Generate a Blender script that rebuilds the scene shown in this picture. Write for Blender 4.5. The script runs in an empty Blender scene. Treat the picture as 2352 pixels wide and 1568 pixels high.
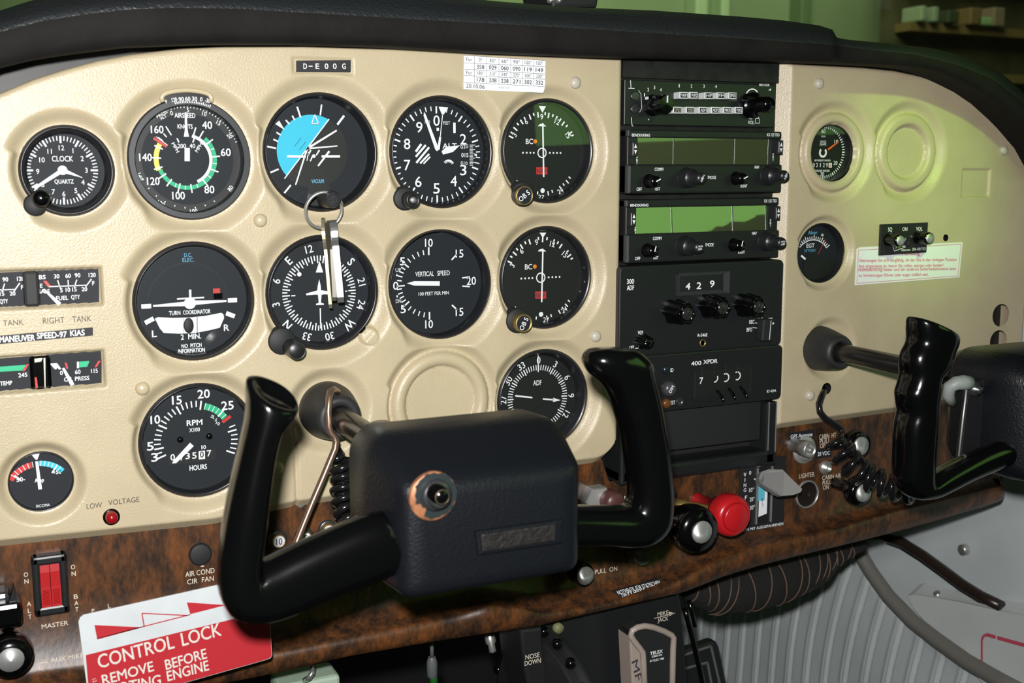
import bpy, bmesh, math, random
import numpy as np
from mathutils import Vector, Matrix
random.seed(7)
SC = bpy.context.scene
COL = SC.collection
# ------------------------------------------------------------------ camera
CW, CH, CF = 2352.0, 1568.0, 2628.77
CAM = np.array([-.0822, -.7809, .08137]); YAW, PIT, ROL = .443859, -.149836, -.00078
_f = np.array([math.sin(YAW)*math.cos(PIT), math.cos(YAW)*math.cos(PIT), math.sin(PIT)])
_r = np.array([math.cos(YAW), -math.sin(YAW), 0.0]); _u = np.cross(_r, _f)
_r, _u = _r*math.cos(ROL)+_u*math.sin(ROL), _u*math.cos(ROL)-_r*math.sin(ROL)
cd = bpy.data.cameras.new('camera'); cam = bpy.data.objects.new('camera', cd); COL.objects.link(cam)
cd.sensor_width = 36.0; cd.lens = CF*36.0/CW; cd.clip_start = .02; cd.clip_end = 60
m = Matrix(((_r[0], _u[0], -_f[0], CAM[0]), (_r[1], _u[1], -_f[1], CAM[1]), (_r[2], _u[2], -_f[2], CAM[2]), (0, 0, 0, 1)))
cam.matrix_world = m
cd.dof.use_dof = True; cd.dof.focus_distance = .88; cd.dof.aperture_fstop = 13.0
SC.camera = cam
# ------------------------------------------------------------------ view + light
SC.view_settings.view_transform = 'Standard'; SC.view_settings.look = 'None'
SC.view_settings.exposure = 0.0; SC.view_settings.gamma = 1.0; SC.view_settings.use_curve_mapping = False
wd = bpy.data.worlds.new('world'); SC.world = wd; wd.use_nodes = True
wd.node_tree.nodes['Background'].inputs[0].default_value = (.55, .8, .5, 1)
wd.node_tree.nodes['Background'].inputs[1].default_value = .03
def lamp(name, kind, loc, power, color=(1, 1, 1), target=None, **kw):
    l = bpy.data.lights.new(name, kind); o = bpy.data.objects.new(name, l); COL.objects.link(o)
    l.energy = power; l.color = color
    for k, v in kw.items(): setattr(l, k, v)
    o.location = loc
    if target is not None:
        o.rotation_euler = (Vector(target)-Vector(loc)).to_track_quat('-Z', 'Y').to_euler()
    return o
# the camera's flash: just left of and above the lens
lamp('flash', 'SPOT', (-.100, -.790, .128), 44.5, (1, .985, .97), (.13, 0, -.03), shadow_soft_size=.011, spot_size=math.radians(125), spot_blend=1.0)
# added narrow spot for the green light patch on the right-hand panel, source unseen
lamp('green_patch_spot', 'SPOT', (.40, -.85, .68), 30, (.50, 1, .10), (.69, 0, .080), shadow_soft_size=.03, spot_size=math.radians(13), spot_blend=.9)
# hangar lamps beyond the windscreen
lamp('hangar_lamp', 'AREA', (2.2, 1.9, 2.6), 85, (.88, 1, .56), (2.8, 4.2, .6), shape='RECTANGLE', size=1.2, size_y=2.0)
# green daylight through the right-hand door window
o_ = lamp('door_window_daylight', 'AREA', (1.06, -1.02, .30), 1.3, (.42, 1, .20), (.06, -1.02, .22), shape='RECTANGLE', size=1.0, size_y=.34)
# ------------------------------------------------------------------ pixel -> place
def P(px, py, Y=0.0):
    d = _f + _r*(px-CW/2)/CF - _u*(py-CH/2)/CF
    return CAM + d*((Y-CAM[1])/d[1])
def PX(px, py, X):
    d = _f + _r*(px-CW/2)/CF - _u*(py-CH/2)/CF
    return CAM + d*((X-CAM[0])/d[0])
def V(px, py, dx, dy, Y=0.0):              # pixel vector at a pixel -> vector in plane Y
    return P(px+dx/2, py+dy/2, Y)-P(px-dx/2, py-dy/2, Y)
def frame(x0, y0, s): return lambda u, v: (x0+u/s, y0+v/s, s)
FA = frame(0, 180, 3.92); FB = frame(580, 180, 3.92); FC = frame(0, 540, 3.92); FD = frame(580, 500, 3.92)
FE = frame(0, 860, 3.92); FF = frame(1120, 180, 3.92); FG = frame(1120, 500, 2.851); FH = frame(1400, 120, 4.3545)
FI = frame(1400, 440, 4.3545); FJ = frame(1400, 760, 4.3545); FK = frame(1780, 140, 3.92); FL = frame(1780, 500, 3.92)
FM = frame(1780, 860, 3.92); FN = frame(1280, 1030, 3.92); FO = frame(0, 1200, 3.5636); FP = frame(1000, 1300, 3.36)
FS = frame(1560, 1100, 2.9697); F1 = frame(0, 0, 1.0); FT = frame(800, 0, 2.94); FU = frame(0, 0, 2.94)
def at(fr, u, v, Y=0.0):
    a, b, s = fr(u, v); return P(a, b, Y)
def scl(px, py, Y):                        # metres per pixel: across, up
    return abs(P(px+.5, py, Y)[0]-P(px-.5, py, Y)[0]), abs(P(px, py-.5, Y)[2]-P(px, py+.5, Y)[2])
# ------------------------------------------------------------------ materials
MATS = {}
def mat(name, col, rough=.5, metal=0.0, bump=None, spec=.5, var=None, coat=0.0, emit=None):
    """bump=(scale, strength, distance) procedural grain; var=(scale, amount) slight colour mottling"""
    if name in MATS: return MATS[name]
    m = bpy.data.materials.new(name); m.use_nodes = True
    nt = m.node_tree; b = nt.nodes['Principled BSDF']
    b.inputs['Base Color'].default_value = (*col, 1); b.inputs['Roughness'].default_value = rough
    b.inputs['Metallic'].default_value = metal; b.inputs['Specular IOR Level'].default_value = spec
    b.inputs['Coat Weight'].default_value = coat; b.inputs['Coat Roughness'].default_value = .08
    tc = nt.nodes.new('ShaderNodeTexCoord')
    if bump:
        n = nt.nodes.new('ShaderNodeTexNoise'); n.inputs['Scale'].default_value = bump[0]; n.inputs['Detail'].default_value = 3
        bp = nt.nodes.new('ShaderNodeBump'); bp.inputs['Strength'].default_value = bump[1]; bp.inputs['Distance'].default_value = bump[2]
        nt.links.new(tc.outputs['Object'], n.inputs['Vector']); nt.links.new(n.outputs['Fac'], bp.inputs['Height'])
        nt.links.new(bp.outputs['Normal'], b.inputs['Normal'])
    if var:
        n = nt.nodes.new('ShaderNodeTexNoise'); n.inputs['Scale'].default_value = var[0]; n.inputs['Detail'].default_value = 4
        r = nt.nodes.new('ShaderNodeValToRGB')
        r.color_ramp.elements[0].position = .35; r.color_ramp.elements[1].position = .68
        k = 1-var[1]
        r.color_ramp.elements[0].color = (col[0]*k, col[1]*k, col[2]*k, 1); r.color_ramp.elements[1].color = (*col, 1)
        nt.links.new(tc.outputs['Object'], n.inputs['Vector']); nt.links.new(n.outputs['Fac'], r.inputs['Fac'])
        nt.links.new(r.outputs['Color'], b.inputs['Base Color'])
    if emit:
        b.inputs['Emission Color'].default_value = (*emit[:3], 1); b.inputs['Emission Strength'].default_value = emit[3]
    MATS[name] = m; return m
BEIGE = mat('beige_plastic', (.50, .418, .276), .37, bump=(820, .5, .0005), var=(26, .08))
BEIGE2 = mat('beige_cap', (.50, .42, .275), .28)
GREYCAP = mat('grey_cap', (.50, .46, .38), .28)
BLK = mat('black_plastic', (.011, .012, .013), .36)
BLKM = mat('black_matte', (.010, .0105, .012), .62)
BLKG = mat('black_gloss', (.0016, .0016, .0019), .15)
BEZ = mat('bezel_black', (.012, .012, .014), .30)
DIAL = mat('dial_black', (.0080, .0108, .0160), .62, spec=.35)
DIALB = mat('dial_deep_black', (.006, .007, .007), .55)
WHT = mat('print_white', (.80, .82, .84), .6)
CREAM = mat('cream_plastic', (.62, .60, .50), .5)
DGREY = mat('print_grey', (.035, .032, .032), .6)
BLU = mat('print_blue', (.12, .40, .62), .6)
SKY = mat('sky_blue', (.030, .49, .70), .55)
GRN = mat('print_green', (.012, .42, .20), .55)
YEL = mat('print_yellow', (.80, .66, .12), .55)
RED = mat('print_red', (.52, .030, .026), .5)
ORNG = mat('orange_lamp', (.75, .22, .03), .4)
REDP = mat('red_plastic', (.45, .010, .014), .28)
REDD = mat('red_rocker', (.36, .008, .010), .55, spec=.2)
STEEL = mat('steel', (.55, .55, .53), .36, .8)
CHROME = mat('chrome', (.60, .61, .61), .26, .85)
ALU = mat('brushed_aluminium', (.62, .63, .62), .42, .75)
BRASS = mat('worn_brass', (.36, .26, .11), .42, .8)
GOLD = mat('olive_metal', (.30, .22, .07), .38, .6)
BROWNM = mat('browned_steel', (.30, .20, .15), .30, .8)
COPPER = mat('worn_copper', (.36, .15, .07), .5, .3, var=(220, .5))
RUBBER = mat('grey_rubber', (.024, .025, .026), .5, var=(60, .35))
HUBM = mat('hub_leatherette', (.0042, .0050, .0070), .36, bump=(620, .6, .0005), spec=.38)
GLARE = mat('glareshield_vinyl', (.016, .018, .020), .44, bump=(420, .9, .001))
GLAREF = mat('glareshield_front', (.012, .011, .0105), .7, spec=.12, bump=(140, .35, .001), var=(40, .3))
BACKB = mat('scuffed_black', (.014, .0135, .014), .5, var=(70, .6))
GREYP = mat('grey_lever', (.27, .27, .265), .42)
WALLW = mat('side_lining', (.70, .76, .77), .55, var=(9, .14))
HOSE = mat('grey_trim_hose', (.20, .19, .17), .45)
PAPER = mat('paper_white', (.80, .82, .86), .6)
INK = mat('ink_black', (.03, .03, .04), .7)
PINK = mat('ink_red', (.62, .09, .14), .6)
TAGW = mat('tag_white', (.55, .58, .60), .5, var=(35, .12))
TAGR = mat('tag_red', (.40, .020, .028), .4)
KNUR = mat('knurled_black', (.020, .020, .024), .34, bump=(1500, 1.0, .001))
GUN = mat('gunmetal', (.10, .105, .11), .3, .8)
NICKEL = mat('nickel_key', (.50, .48, .42), .30, .85)
MIKEB = mat('taupe_plastic', (.33, .27, .235), .4)
DUCT = mat('fuzzy_black', (.007, .006, .006), .9, bump=(300, 1.0, .002))
STITCH = mat('brown_thread', (.13, .08, .055), .8)
def glass_mat(name, tint, refl, rough=0.0, ior=1.45):
    m = bpy.data.materials.new(name); m.use_nodes = True; nt = m.node_tree; nt.nodes.clear()
    o = nt.nodes.new('ShaderNodeOutputMaterial'); mx = nt.nodes.new('ShaderNodeMixShader')
    t = nt.nodes.new('ShaderNodeBsdfTransparent'); g = nt.nodes.new('ShaderNodeBsdfGlossy'); ge = nt.nodes.new('ShaderNodeNewGeometry')
    def mth(op, a=None, b=None):
        n = nt.nodes.new('ShaderNodeMath'); n.operation = op
        for i, q in enumerate((a, b)):
            if q is None: continue
            if isinstance(q, (int, float)): n.inputs[i].default_value = q
            else: nt.links.new(q, n.inputs[i])
        return n.outputs[0]
    t.inputs[0].default_value = (*tint, 1); g.inputs[0].default_value = (refl, refl, refl, 1); g.inputs['Roughness'].default_value = rough
    vd = nt.nodes.new('ShaderNodeVectorMath'); vd.operation = 'DOT_PRODUCT'; nt.links.new(ge.outputs['Normal'], vd.inputs[0]); nt.links.new(ge.outputs['Incoming'], vd.inputs[1])
    F0 = ((ior-1)/(ior+1))**2; c1 = mth('SUBTRACT', 1.0, mth('ABSOLUTE', vd.outputs['Value'])); fr0 = mth('ADD', mth('MULTIPLY', mth('POWER', c1, 5.0), 1-F0), F0)
    nt.links.new(fr0, mx.inputs[0]); nt.links.new(t.outputs[0], mx.inputs[1]); nt.links.new(g.outputs[0], mx.inputs[2])
    nt.links.new(mx.outputs[0], o.inputs[0]); return m
LCDG = glass_mat('display_glass_coated', (.97, .98, .97), 1.0, 0.02, 2.3)
def wavy(m):
    nt = m.node_tree; g = [n for n in nt.nodes if n.type == 'BSDF_GLOSSY'][0]; tc = nt.nodes.new('ShaderNodeTexCoord'); n = nt.nodes.new('ShaderNodeTexNoise'); n.inputs['Scale'].default_value = 34; n.inputs['Detail'].default_value = 2
    bp = nt.nodes.new('ShaderNodeBump'); bp.inputs['Strength'].default_value = .5; bp.inputs['Distance'].default_value = .00030
    nt.links.new(tc.outputs['Object'], n.inputs['Vector']); nt.links.new(n.outputs['Fac'], bp.inputs['Height']); nt.links.new(bp.outputs['Normal'], g.inputs['Normal']); return m
LCDW = wavy(glass_mat('display_glass_creased', (.97, .98, .97), 1.0, 0.03, 2.7))
GLASS = glass_mat('instrument_glass', (.97, .98, .98), 1.0, 0.0, 1.62)
SHIELD = glass_mat('windscreen_perspex', (.86, .95, .84), .6)
def wood_mat():
    m = bpy.data.materials.new('burl_wood_laminate'); m.use_nodes = True; nt = m.node_tree; b = nt.nodes['Principled BSDF']
    tc = nt.nodes.new('ShaderNodeTexCoord'); mp = nt.nodes.new('ShaderNodeMapping'); mp.inputs['Scale'].default_value = (1, 1, .42)
    n1 = nt.nodes.new('ShaderNodeTexNoise'); n1.inputs['Scale'].default_value = 300; n1.inputs['Detail'].default_value = 7; n1.inputs['Roughness'].default_value = .7
    n2 = nt.nodes.new('ShaderNodeTexNoise'); n2.inputs['Scale'].default_value = 85; n2.inputs['Detail'].default_value = 4
    ad = nt.nodes.new('ShaderNodeMath'); ad.operation = 'MULTIPLY_ADD'; ad.inputs[1].default_value = .55
    r = nt.nodes.new('ShaderNodeValToRGB'); e = r.color_ramp.elements
    e[0].position = .45; e[0].color = (.022, .012, .008, 1); e[1].position = .74; e[1].color = (.150, .052, .015, 1)
    x = e.new(.54); x.color = (.048, .022, .011, 1); x = e.new(.62); x.color = (.088, .034, .012, 1)
    nt.links.new(tc.outputs['Object'], mp.inputs[0]); nt.links.new(mp.outputs[0], n1.inputs['Vector']); nt.links.new(mp.outputs[0], n2.inputs['Vector'])
    nt.links.new(n1.outputs['Fac'], ad.inputs[0]); 
    sc2 = nt.nodes.new('ShaderNodeMath'); sc2.operation = 'MULTIPLY'; sc2.inputs[1].default_value = .60
    nt.links.new(n2.outputs['Fac'], sc2.inputs[0]); nt.links.new(sc2.outputs[0], ad.inputs[2])
    nt.links.new(ad.outputs[0], r.inputs['Fac']); nt.links.new(r.outputs['Color'], b.inputs['Base Color'])
    b.inputs['Roughness'].default_value = .36
    bp = nt.nodes.new('ShaderNodeBump'); bp.inputs['Strength'].default_value = .25; bp.inputs['Distance'].default_value = .0006
    nt.links.new(n1.outputs['Fac'], bp.inputs['Height']); nt.links.new(bp.outputs['Normal'], b.inputs['Normal'])
    return m
WOOD = wood_mat()
# ------------------------------------------------------------------ mesh builder
TXT = {}
def text_mesh(s):
    """text as flat triangles: cap height 1, centred; returns verts, faces, width"""
    if s in TXT: return TXT[s]
    c = bpy.data.curves.new('t', 'FONT'); c.body = s; c.align_x = 'CENTER'; c.size = 1.0; c.resolution_u = 3
    o = bpy.data.objects.new('t', c); me = o.to_mesh()
    v = np.zeros(len(me.vertices)*3); me.vertices.foreach_get('co', v); v = v.reshape(-1, 3)[:, :2].copy()
    f = [tuple(p.vertices) for p in me.polygons]
    o.to_mesh_clear(); bpy.data.objects.remove(o); bpy.data.curves.remove(c)
    if s != 'H' and 'H' not in TXT: text_mesh('H')
    cap = TXT['H'][3] if 'H' in TXT else float(v[:, 1].max()-v[:, 1].min())
    if len(v):
        v /= cap; v[:, 0] -= (v[:, 0].min()+v[:, 0].max())/2; v[:, 1] -= .5
        if s.strip('-.,') == '': v[:, 1] -= 0
        w = v[:, 0].max()-v[:, 0].min()
    else: w = 1
    TXT[s] = (v, f, w, cap); return TXT[s]
class MB:
    def __init__(s): s.v = []; s.f = []; s.m = []; s.s = []
    def add(s, v, f, mi=0, sm=False):
        o = len(s.v); s.v += [tuple(map(float, q)) for q in v]
        for q in f: s.f.append(tuple(i+o for i in q)); s.m.append(mi); s.s.append(sm)
        return s
    # flat things facing the pilot (-Y)
    def poly(s, pts, Y, mi=0): return s.add([(p[0], Y, p[1]) for p in pts], [tuple(range(len(pts)))], mi)
    def disc(s, c, r, Y, mi=0, n=32): return s.poly([(c[0]+r*math.sin(-t), c[1]+r*math.cos(t)) for t in np.linspace(0, 2*math.pi, n+1)[:-1]], Y, mi)
    def arc(s, c, r0, r1, a0, a1, Y, mi=0, n=None):
        n = n or max(3, int(abs(a1-a0)/4)); v = []; f = []
        for i in range(n+1):
            a = math.radians(a0+(a1-a0)*i/n)
            for r in (r0, r1): v.append((c[0]+r*math.sin(a), Y, c[1]+r*math.cos(a)))
        for i in range(n): f.append((2*i, 2*i+2, 2*i+3, 2*i+1))
        return s.add(v, f, mi)
    def seg(s, a, b, w, Y, mi=0, w2=None):
        w2 = w if w2 is None else w2
        a = np.array(a, float); b = np.array(b, float); d = (b-a)/max(1e-9, np.linalg.norm(b-a)); n = np.array([-d[1], d[0]])
        return s.poly([a-n*w/2, b-n*w2/2, b+n*w2/2, a+n*w/2], Y, mi)
    def tick(s, c, r0, r1, ang, w, Y, mi=0):
        a = math.radians(ang); d = np.array([math.sin(a), math.cos(a)]); c = np.array(c)
        return s.seg(c+d*r0, c+d*r1, w, Y, mi)
    def text(s, t, c, h, w=None, rot=0, Y=0, mi=0, bold=0):
        v, f, w0, _c = text_mesh(t)
        if not len(v): return s
        sx = (w/w0) if w else h*.92
        a = math.radians(rot); x = v[:, 0]*sx; z = v[:, 1]*h
        X = x*math.cos(a)+z*math.sin(a)+c[0]; Z = -x*math.sin(a)+z*math.cos(a)+c[1]
        s.add([(p, Y, q) for p, q in zip(X, Z)], f, mi)
        bold *= .45
        if bold:
            for k, (ox, oz) in enumerate(((bold, 0), (-bold, 0), (0, bold), (0, -bold))):
                s.add([(p+ox, Y+.00002*(k+1), q+oz) for p, q in zip(X, Z)], f, mi)
        return s
    # solids
    def prism(s, pts, y0, y1, mi=0, bev=0, seg=2):
        """outline pts (x,z) from front y0 back to y1, front edge bevelled"""
        bm = bmesh.new(); vs = [bm.verts.new((p[0], y1, p[1])) for p in pts]
        f = bm.faces.new(vs); bm.normal_update()
        if f.normal.y > 0: f.normal_flip()
        r = bmesh.ops.extrude_face_region(bm, geom=[f]); nv = [g for g in r['geom'] if isinstance(g, bmesh.types.BMVert)]
        for q in nv: q.co.y = y0
        bm.normal_update()
        if bev:
            ed = [e for e in bm.edges if all(abs(q.co.y-y0) < 1e-7 for q in e.verts)]
            bmesh.ops.bevel(bm, geom=ed, offset=bev, segments=seg, affect='EDGES', profile=.5)
        bmesh.ops.recalc_face_normals(bm, faces=bm.faces)
        return s.bm(bm, mi)
    def bm(s, bm, mi=0, sm=False):
        bm.verts.index_update()
        s.add([q.co for q in bm.verts], [[q.index for q in f.verts] for f in bm.faces], mi, sm); bm.free(); return s
    def box(s, x0, x1, y0, y1, z0, z1, mi=0, bev=0, seg=2, M=None, sm=False):
        bm = bmesh.new(); bmesh.ops.create_cube(bm, size=1)
        for q in bm.verts: q.co = Vector(((x0+x1)/2+q.co.x*(x1-x0), (y0+y1)/2+q.co.y*(y1-y0), (z0+z1)/2+q.co.z*(z1-z0)))
        if bev: bmesh.ops.bevel(bm, geom=list(bm.edges), offset=bev, segments=seg, affect='EDGES', profile=.5)
        if M is not None: bmesh.ops.transform(bm, matrix=M, verts=bm.verts)
        return s.bm(bm, mi, sm)
    def lathe(s, c, prof, ax=(0, -1, 0), n=40, mi=0, sm=True, flute=None):
        """prof: list of (radius, distance along axis)"""
        ax = Vector(ax).normalized(); u = ax.orthogonal().normalized()
        if abs(ax.y) > .9: u = (Vector((1, 0, 0))-ax*ax.x).normalized()
        w = ax.cross(u); c = Vector([float(q) for q in c]); v = []; f = []
        for r, t in prof:
            for k in range(n):
                a = 2*math.pi*k/n; rr = r*(1+(flute[1]*(math.cos(flute[0]*a)) if flute else 0))
                v.append(c+ax*t+(u*math.cos(a)+w*math.sin(a))*rr)
        for i in range(len(prof)-1):
            for k in range(n):
                f.append((i*n+k, i*n+(k+1) % n, (i+1)*n+(k+1) % n, (i+1)*n+k))
        s.add(v, f, mi, sm)
        if prof[-1][0] > 1e-6: s.add(v[-n:], [tuple(range(n))], mi, False)
        if prof[0][0] > 1e-6: s.add(v[:n], [tuple(reversed(range(n)))], mi, False)
        return s
    def ring(s, c, r0, r1, y0, y1, mi=0, n=48, rnd=.4):
        """annular collar round a -Y axis, front rounded"""
        d = y1-y0; b = min(rnd*(r1-r0), abs(d)*.5)
        pr = [(r1, -d), (r1, -b), (r1-b*.3, -b*.3), (r1-b, 0), (r0+b, 0), (r0+b*.3, -b*.3), (r0, -b), (r0, -d)]
        return s._open(c, y0, pr, mi, n)
    def _open(s, c, y0, pr, mi, n):
        v = []; f = []
        for r, t in pr:
            for k in range(n):
                a = 2*math.pi*k/n; v.append((c[0]+r*math.cos(a), y0-t, c[1]+r*math.sin(a)))
        for i in range(len(pr)-1):
            for k in range(n): f.append((i*n+k, (i+1)*n+k, (i+1)*n+(k+1) % n, i*n+(k+1) % n))
        return s.add(v, f, mi, True)
    def tube(s, path, r, n=10, mi=0, sm=True, cap=True):
        pts = [Vector([float(q) for q in p]) for p in path]; N = len(pts)
        rr = r if hasattr(r, '__len__') else [r]*N
        t = [(pts[min(i+1, N-1)]-pts[max(i-1, 0)]).normalized() for i in range(N)]
        u = t[0].orthogonal().normalized(); v = []; f = []
        for i in range(N):
            u = (u-t[i]*u.dot(t[i])).normalized(); w = t[i].cross(u)
            for k in range(n):
                a = 2*math.pi*k/n; v.append(pts[i]+(u*math.cos(a)+w*math.sin(a))*rr[i])
        for i in range(N-1):
            for k in range(n): f.append((i*n+k, i*n+(k+1) % n, (i+1)*n+(k+1) % n, (i+1)*n+k))
        if cap: f.append(tuple(reversed(range(n)))); f.append(tuple(range((N-1)*n, N*n)))
        return s.add(v, f, mi, sm)
    def loft(s, secs, mi=0, sm=True, cap=True):
        n = len(secs[0]); v = [p for q in secs for p in q]; f = []
        for i in range(len(secs)-1):
            for k in range(n): f.append((i*n+k, i*n+(k+1) % n, (i+1)*n+(k+1) % n, (i+1)*n+k))
        if cap: f.append(tuple(reversed(range(n)))); f.append(tuple(range((len(secs)-1)*n, len(secs)*n)))
        return s.add(v, f, mi, sm)
    def sphere(s, c, r, mi=0, sc=(1, 1, 1), n=16):
        bm = bmesh.new(); bmesh.ops.create_uvsphere(bm, u_segments=n, v_segments=max(6, n//2), radius=r)
        for q in bm.verts: q.co = Vector((c[0]+q.co.x*sc[0], c[1]+q.co.y*sc[1], c[2]+q.co.z*sc[2]))
        return s.bm(bm, mi, True)
    def words(s, name, mats, parent, gap=.010):
        """one part per cluster of neighbouring marks"""
        n = len(s.f); v = np.array(s.v); bb = np.array([[v[list(f)][:, 0].min(), v[list(f)][:, 0].max(), v[list(f)][:, 2].min(), v[list(f)][:, 2].max()] for f in s.f])
        lab = -np.ones(n, int); k = 0
        for i in range(n):
            if lab[i] >= 0: continue
            st = [i]; lab[i] = k
            while st:
                j = st.pop(); q = bb[j]
                near = np.where((lab < 0) & (bb[:, 0] < q[1]+gap) & (bb[:, 1] > q[0]-gap) & (bb[:, 2] < q[3]+gap*.6) & (bb[:, 3] > q[2]-gap*.6))[0]
                lab[near] = k; st += list(near)
            k += 1
        out = []
        for c in range(k):
            m = MB(); rm = {}
            for i in np.where(lab == c)[0]:
                f = []
                for a in s.f[i]:
                    if a not in rm: rm[a] = len(m.v); m.v.append(s.v[a])
                    f.append(rm[a])
                m.f.append(tuple(f)); m.m.append(s.m[i]); m.s.append(False)
            out.append(m.build(name, mats, parent))
        return out
    def build(s, name, mats, parent=None, org=None, fix=False):
        if not isinstance(mats, (list, tuple)): mats = [mats]
        v = np.array(s.v, float)
        if parent is not None: org = ORG[parent.name]
        elif org is None: org = (v.min(0)+v.max(0))/2
        org = np.array(org, float)
        me = bpy.data.meshes.new(name); me.from_pydata([tuple(q) for q in v-org], [], s.f)
        for q in mats: me.materials.append(q)
        me.polygons.foreach_set('material_index', s.m); me.polygons.foreach_set('use_smooth', s.s); me.update()
        if fix:
            b = bmesh.new(); b.from_mesh(me); bmesh.ops.recalc_face_normals(b, faces=b.faces); b.to_mesh(me); b.free()
        o = bpy.data.objects.new(name, me); COL.objects.link(o)
        if parent is not None: o.parent = parent
        else: o.location = org
        ORG[o.name] = org; return o
ORG = {}
def tag(o, label, cat, group=None, kind=None):
    o['label'] = label; o['category'] = cat
    if group: o['group'] = group
    if kind: o['kind'] = kind
    return o
def thing(name, label, cat, org, group=None):
    o = bpy.data.objects.new(name, None); COL.objects.link(o); o.empty_display_size = .01
    o.location = [float(q) for q in org]; ORG[o.name] = np.array(org, float)
    return tag(o, label, cat, group)
def struct(o): o['kind'] = 'structure'; return o
def sect(px, py, Y, a, b, n=20, bz=0.0, sq=2.0):
    """ellipse section: half-axis a = pixel vector at depth Y, half-thickness b metres along depth"""
    c = P(px, py, Y); A = V(px, py, a[0], a[1], Y); B = np.array([0, -b, bz]); out = []
    for k in range(n):
        t = 2*math.pi*k/n; ct, st = math.cos(t), math.sin(t)
        ct = math.copysign(abs(ct)**(2/sq), ct); st = math.copysign(abs(st)**(2/sq), st)
        out.append(c+A*ct+B*st)
    return out
def flow(secs, k=3):
    """Catmull-Rom through the sections so a bent grip stays round"""
    S = [np.array(q, float) for q in secs]; out = []
    for i in range(len(S)-1):
        a, b, c, d = S[max(i-1, 0)], S[i], S[i+1], S[min(i+2, len(S)-1)]
        for j in range(k):
            t = j/k; out.append(.5*((2*b)+(c-a)*t+(2*a-5*b+4*c-d)*t*t+(3*b-a-3*c+d)*t**3))
    return out+[S[-1]]
def tx(mb, fr, t, u, v, h, w=None, rot=0, Y=0.0, mi=0, bold=0):
    """lettering t centred on frame point (u,v), h and w in frame pixels"""
    a, b, s = fr(u, v); c = P(a, b, Y); sx, sz = scl(a, b, Y)
    return mb.text(t, (c[0], c[2]), h/s*sz, (w/s*sx) if w else None, rot, Y, mi, bold)
def sg(mb, fr, u0, v0, u1, v1, w, Y=0.0, mi=0, w2=None):
    a = at(fr, u0, v0, Y); b = at(fr, u1, v1, Y); x, y, s = fr(u0, v0); k = scl(x, y, Y)[1]/s
    return mb.seg((a[0], a[2]), (b[0], b[2]), w*k, Y, mi, None if w2 is None else w2*k)
def pg(mb, fr, pts, Y=0.0, mi=0):
    q = [at(fr, u, v, Y) for u, v in pts]; return mb.poly([(p[0], p[2]) for p in q][::-1], Y, mi)
def xz(fr, u, v, Y=0.0):
    p = at(fr, u, v, Y); return (p[0], p[2])
def interp(x, pts):
    return np.interp(x, [p[0] for p in pts], [p[1] for p in pts])
def smooth(x, a, b):
    t = np.clip((x-a)/(b-a), 0, 1); return t*t*(3-2*t)
# ================================================================== setting behind everything
YP = -.005                                   # front of the moulded beige covers
def sheet(name, xs, zb, zt, nz, hf, holes, mats, back=.022):
    xs = np.asarray(xs); vv = np.linspace(0, 1, nz)
    X = np.repeat(xs[None, :], nz, 0); Z = zb(xs)[None, :]*(1-vv[:, None])+zt(xs)[None, :]*vv[:, None]
    step = xs[1]-xs[0]
    for cx, cz, r in holes:
        d = np.hypot(X-cx, Z-cz); k = np.abs(d-r) < .72*step
        X = np.where(k, cx+(X-cx)*r/np.maximum(d, 1e-6), X); Z = np.where(k, cz+(Z-cz)*r/np.maximum(d, 1e-6), Z)
    Y = hf(X, Z, zb(xs)[None, :], zt(xs)[None, :])
    def pad(A): return np.pad(A, 1, mode='edge')
    X, Z, Y = pad(X), pad(Z), pad(Y)
    Y[0, :] = Y[-1, :] = back; Y[:, 0] = Y[:, -1] = back
    R, C = X.shape; idx = np.arange(R*C).reshape(R, C)
    q = np.stack([idx[:-1, :-1], idx[:-1, 1:], idx[1:, 1:], idx[1:, :-1]], -1).reshape(-1, 4)
    fx = X.ravel()[q].mean(1); fz = Z.ravel()[q].mean(1); keep = np.ones(len(q), bool)
    for cx, cz, r in holes: keep &= np.hypot(fx-cx, fz-cz) > r*.995
    q = q[keep]
    v = np.stack([X.ravel(), Y.ravel(), Z.ravel()], 1); org = np.array([(xs[0]+xs[-1])/2, 0, 0.0])
    me = bpy.data.meshes.new(name); me.from_pydata((v-org).tolist(), [], q.tolist()); me.materials.append(mats)
    me.polygons.foreach_set('use_smooth', [True]*len(q)); me.update()
    b = bmesh.new(); b.from_mesh(me); bmesh.ops.delete(b, geom=[w for w in b.verts if not w.link_faces], context='VERTS'); b.to_mesh(me); b.free()
    o = bpy.data.objects.new(name, me); COL.objects.link(o); o.location = org; ORG[o.name] = org
    return o
def bbox_circle(l, r, t, b):
    c = P((l+r)/2, (t+b)/2, 0); R = ((r-l)/2*scl((l+r)/2, (t+b)/2, 0)[0]+(b-t)/2*scl((l+r)/2, (t+b)/2, 0)[1])/2
    return (c[0], c[2], R)
GC = {'clock': bbox_circle(48, 262, 286, 498), 'asi': bbox_circle(298.5, 576, 227, 504), 'ai': bbox_circle(610.6, 868, 214, 486),
      'alt': bbox_circle(902.7, 1132, 219.5, 479), 'vor': bbox_circle(1161, 1360, 223, 471), 'tc': bbox_circle(312.5, 583, 555, 829.5),
      'hi': bbox_circle(617, 869.5, 541, 803.5), 'vsi': bbox_circle(900, 1128, 528, 779), 'vor2': bbox_circle(1157, 1356, 517.5, 758),
      'rpm': bbox_circle(326.5, 588, 880, 1144), 'adf': bbox_circle(1150, 1349, 802.5, 1031), 'amp': bbox_circle(20, 170, 1038, 1175),
      'egt': bbox_circle(1838, 1935.6, 505, 657), 'vdo': bbox_circle(1863.7, 1956, 280, 422.7)}
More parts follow.
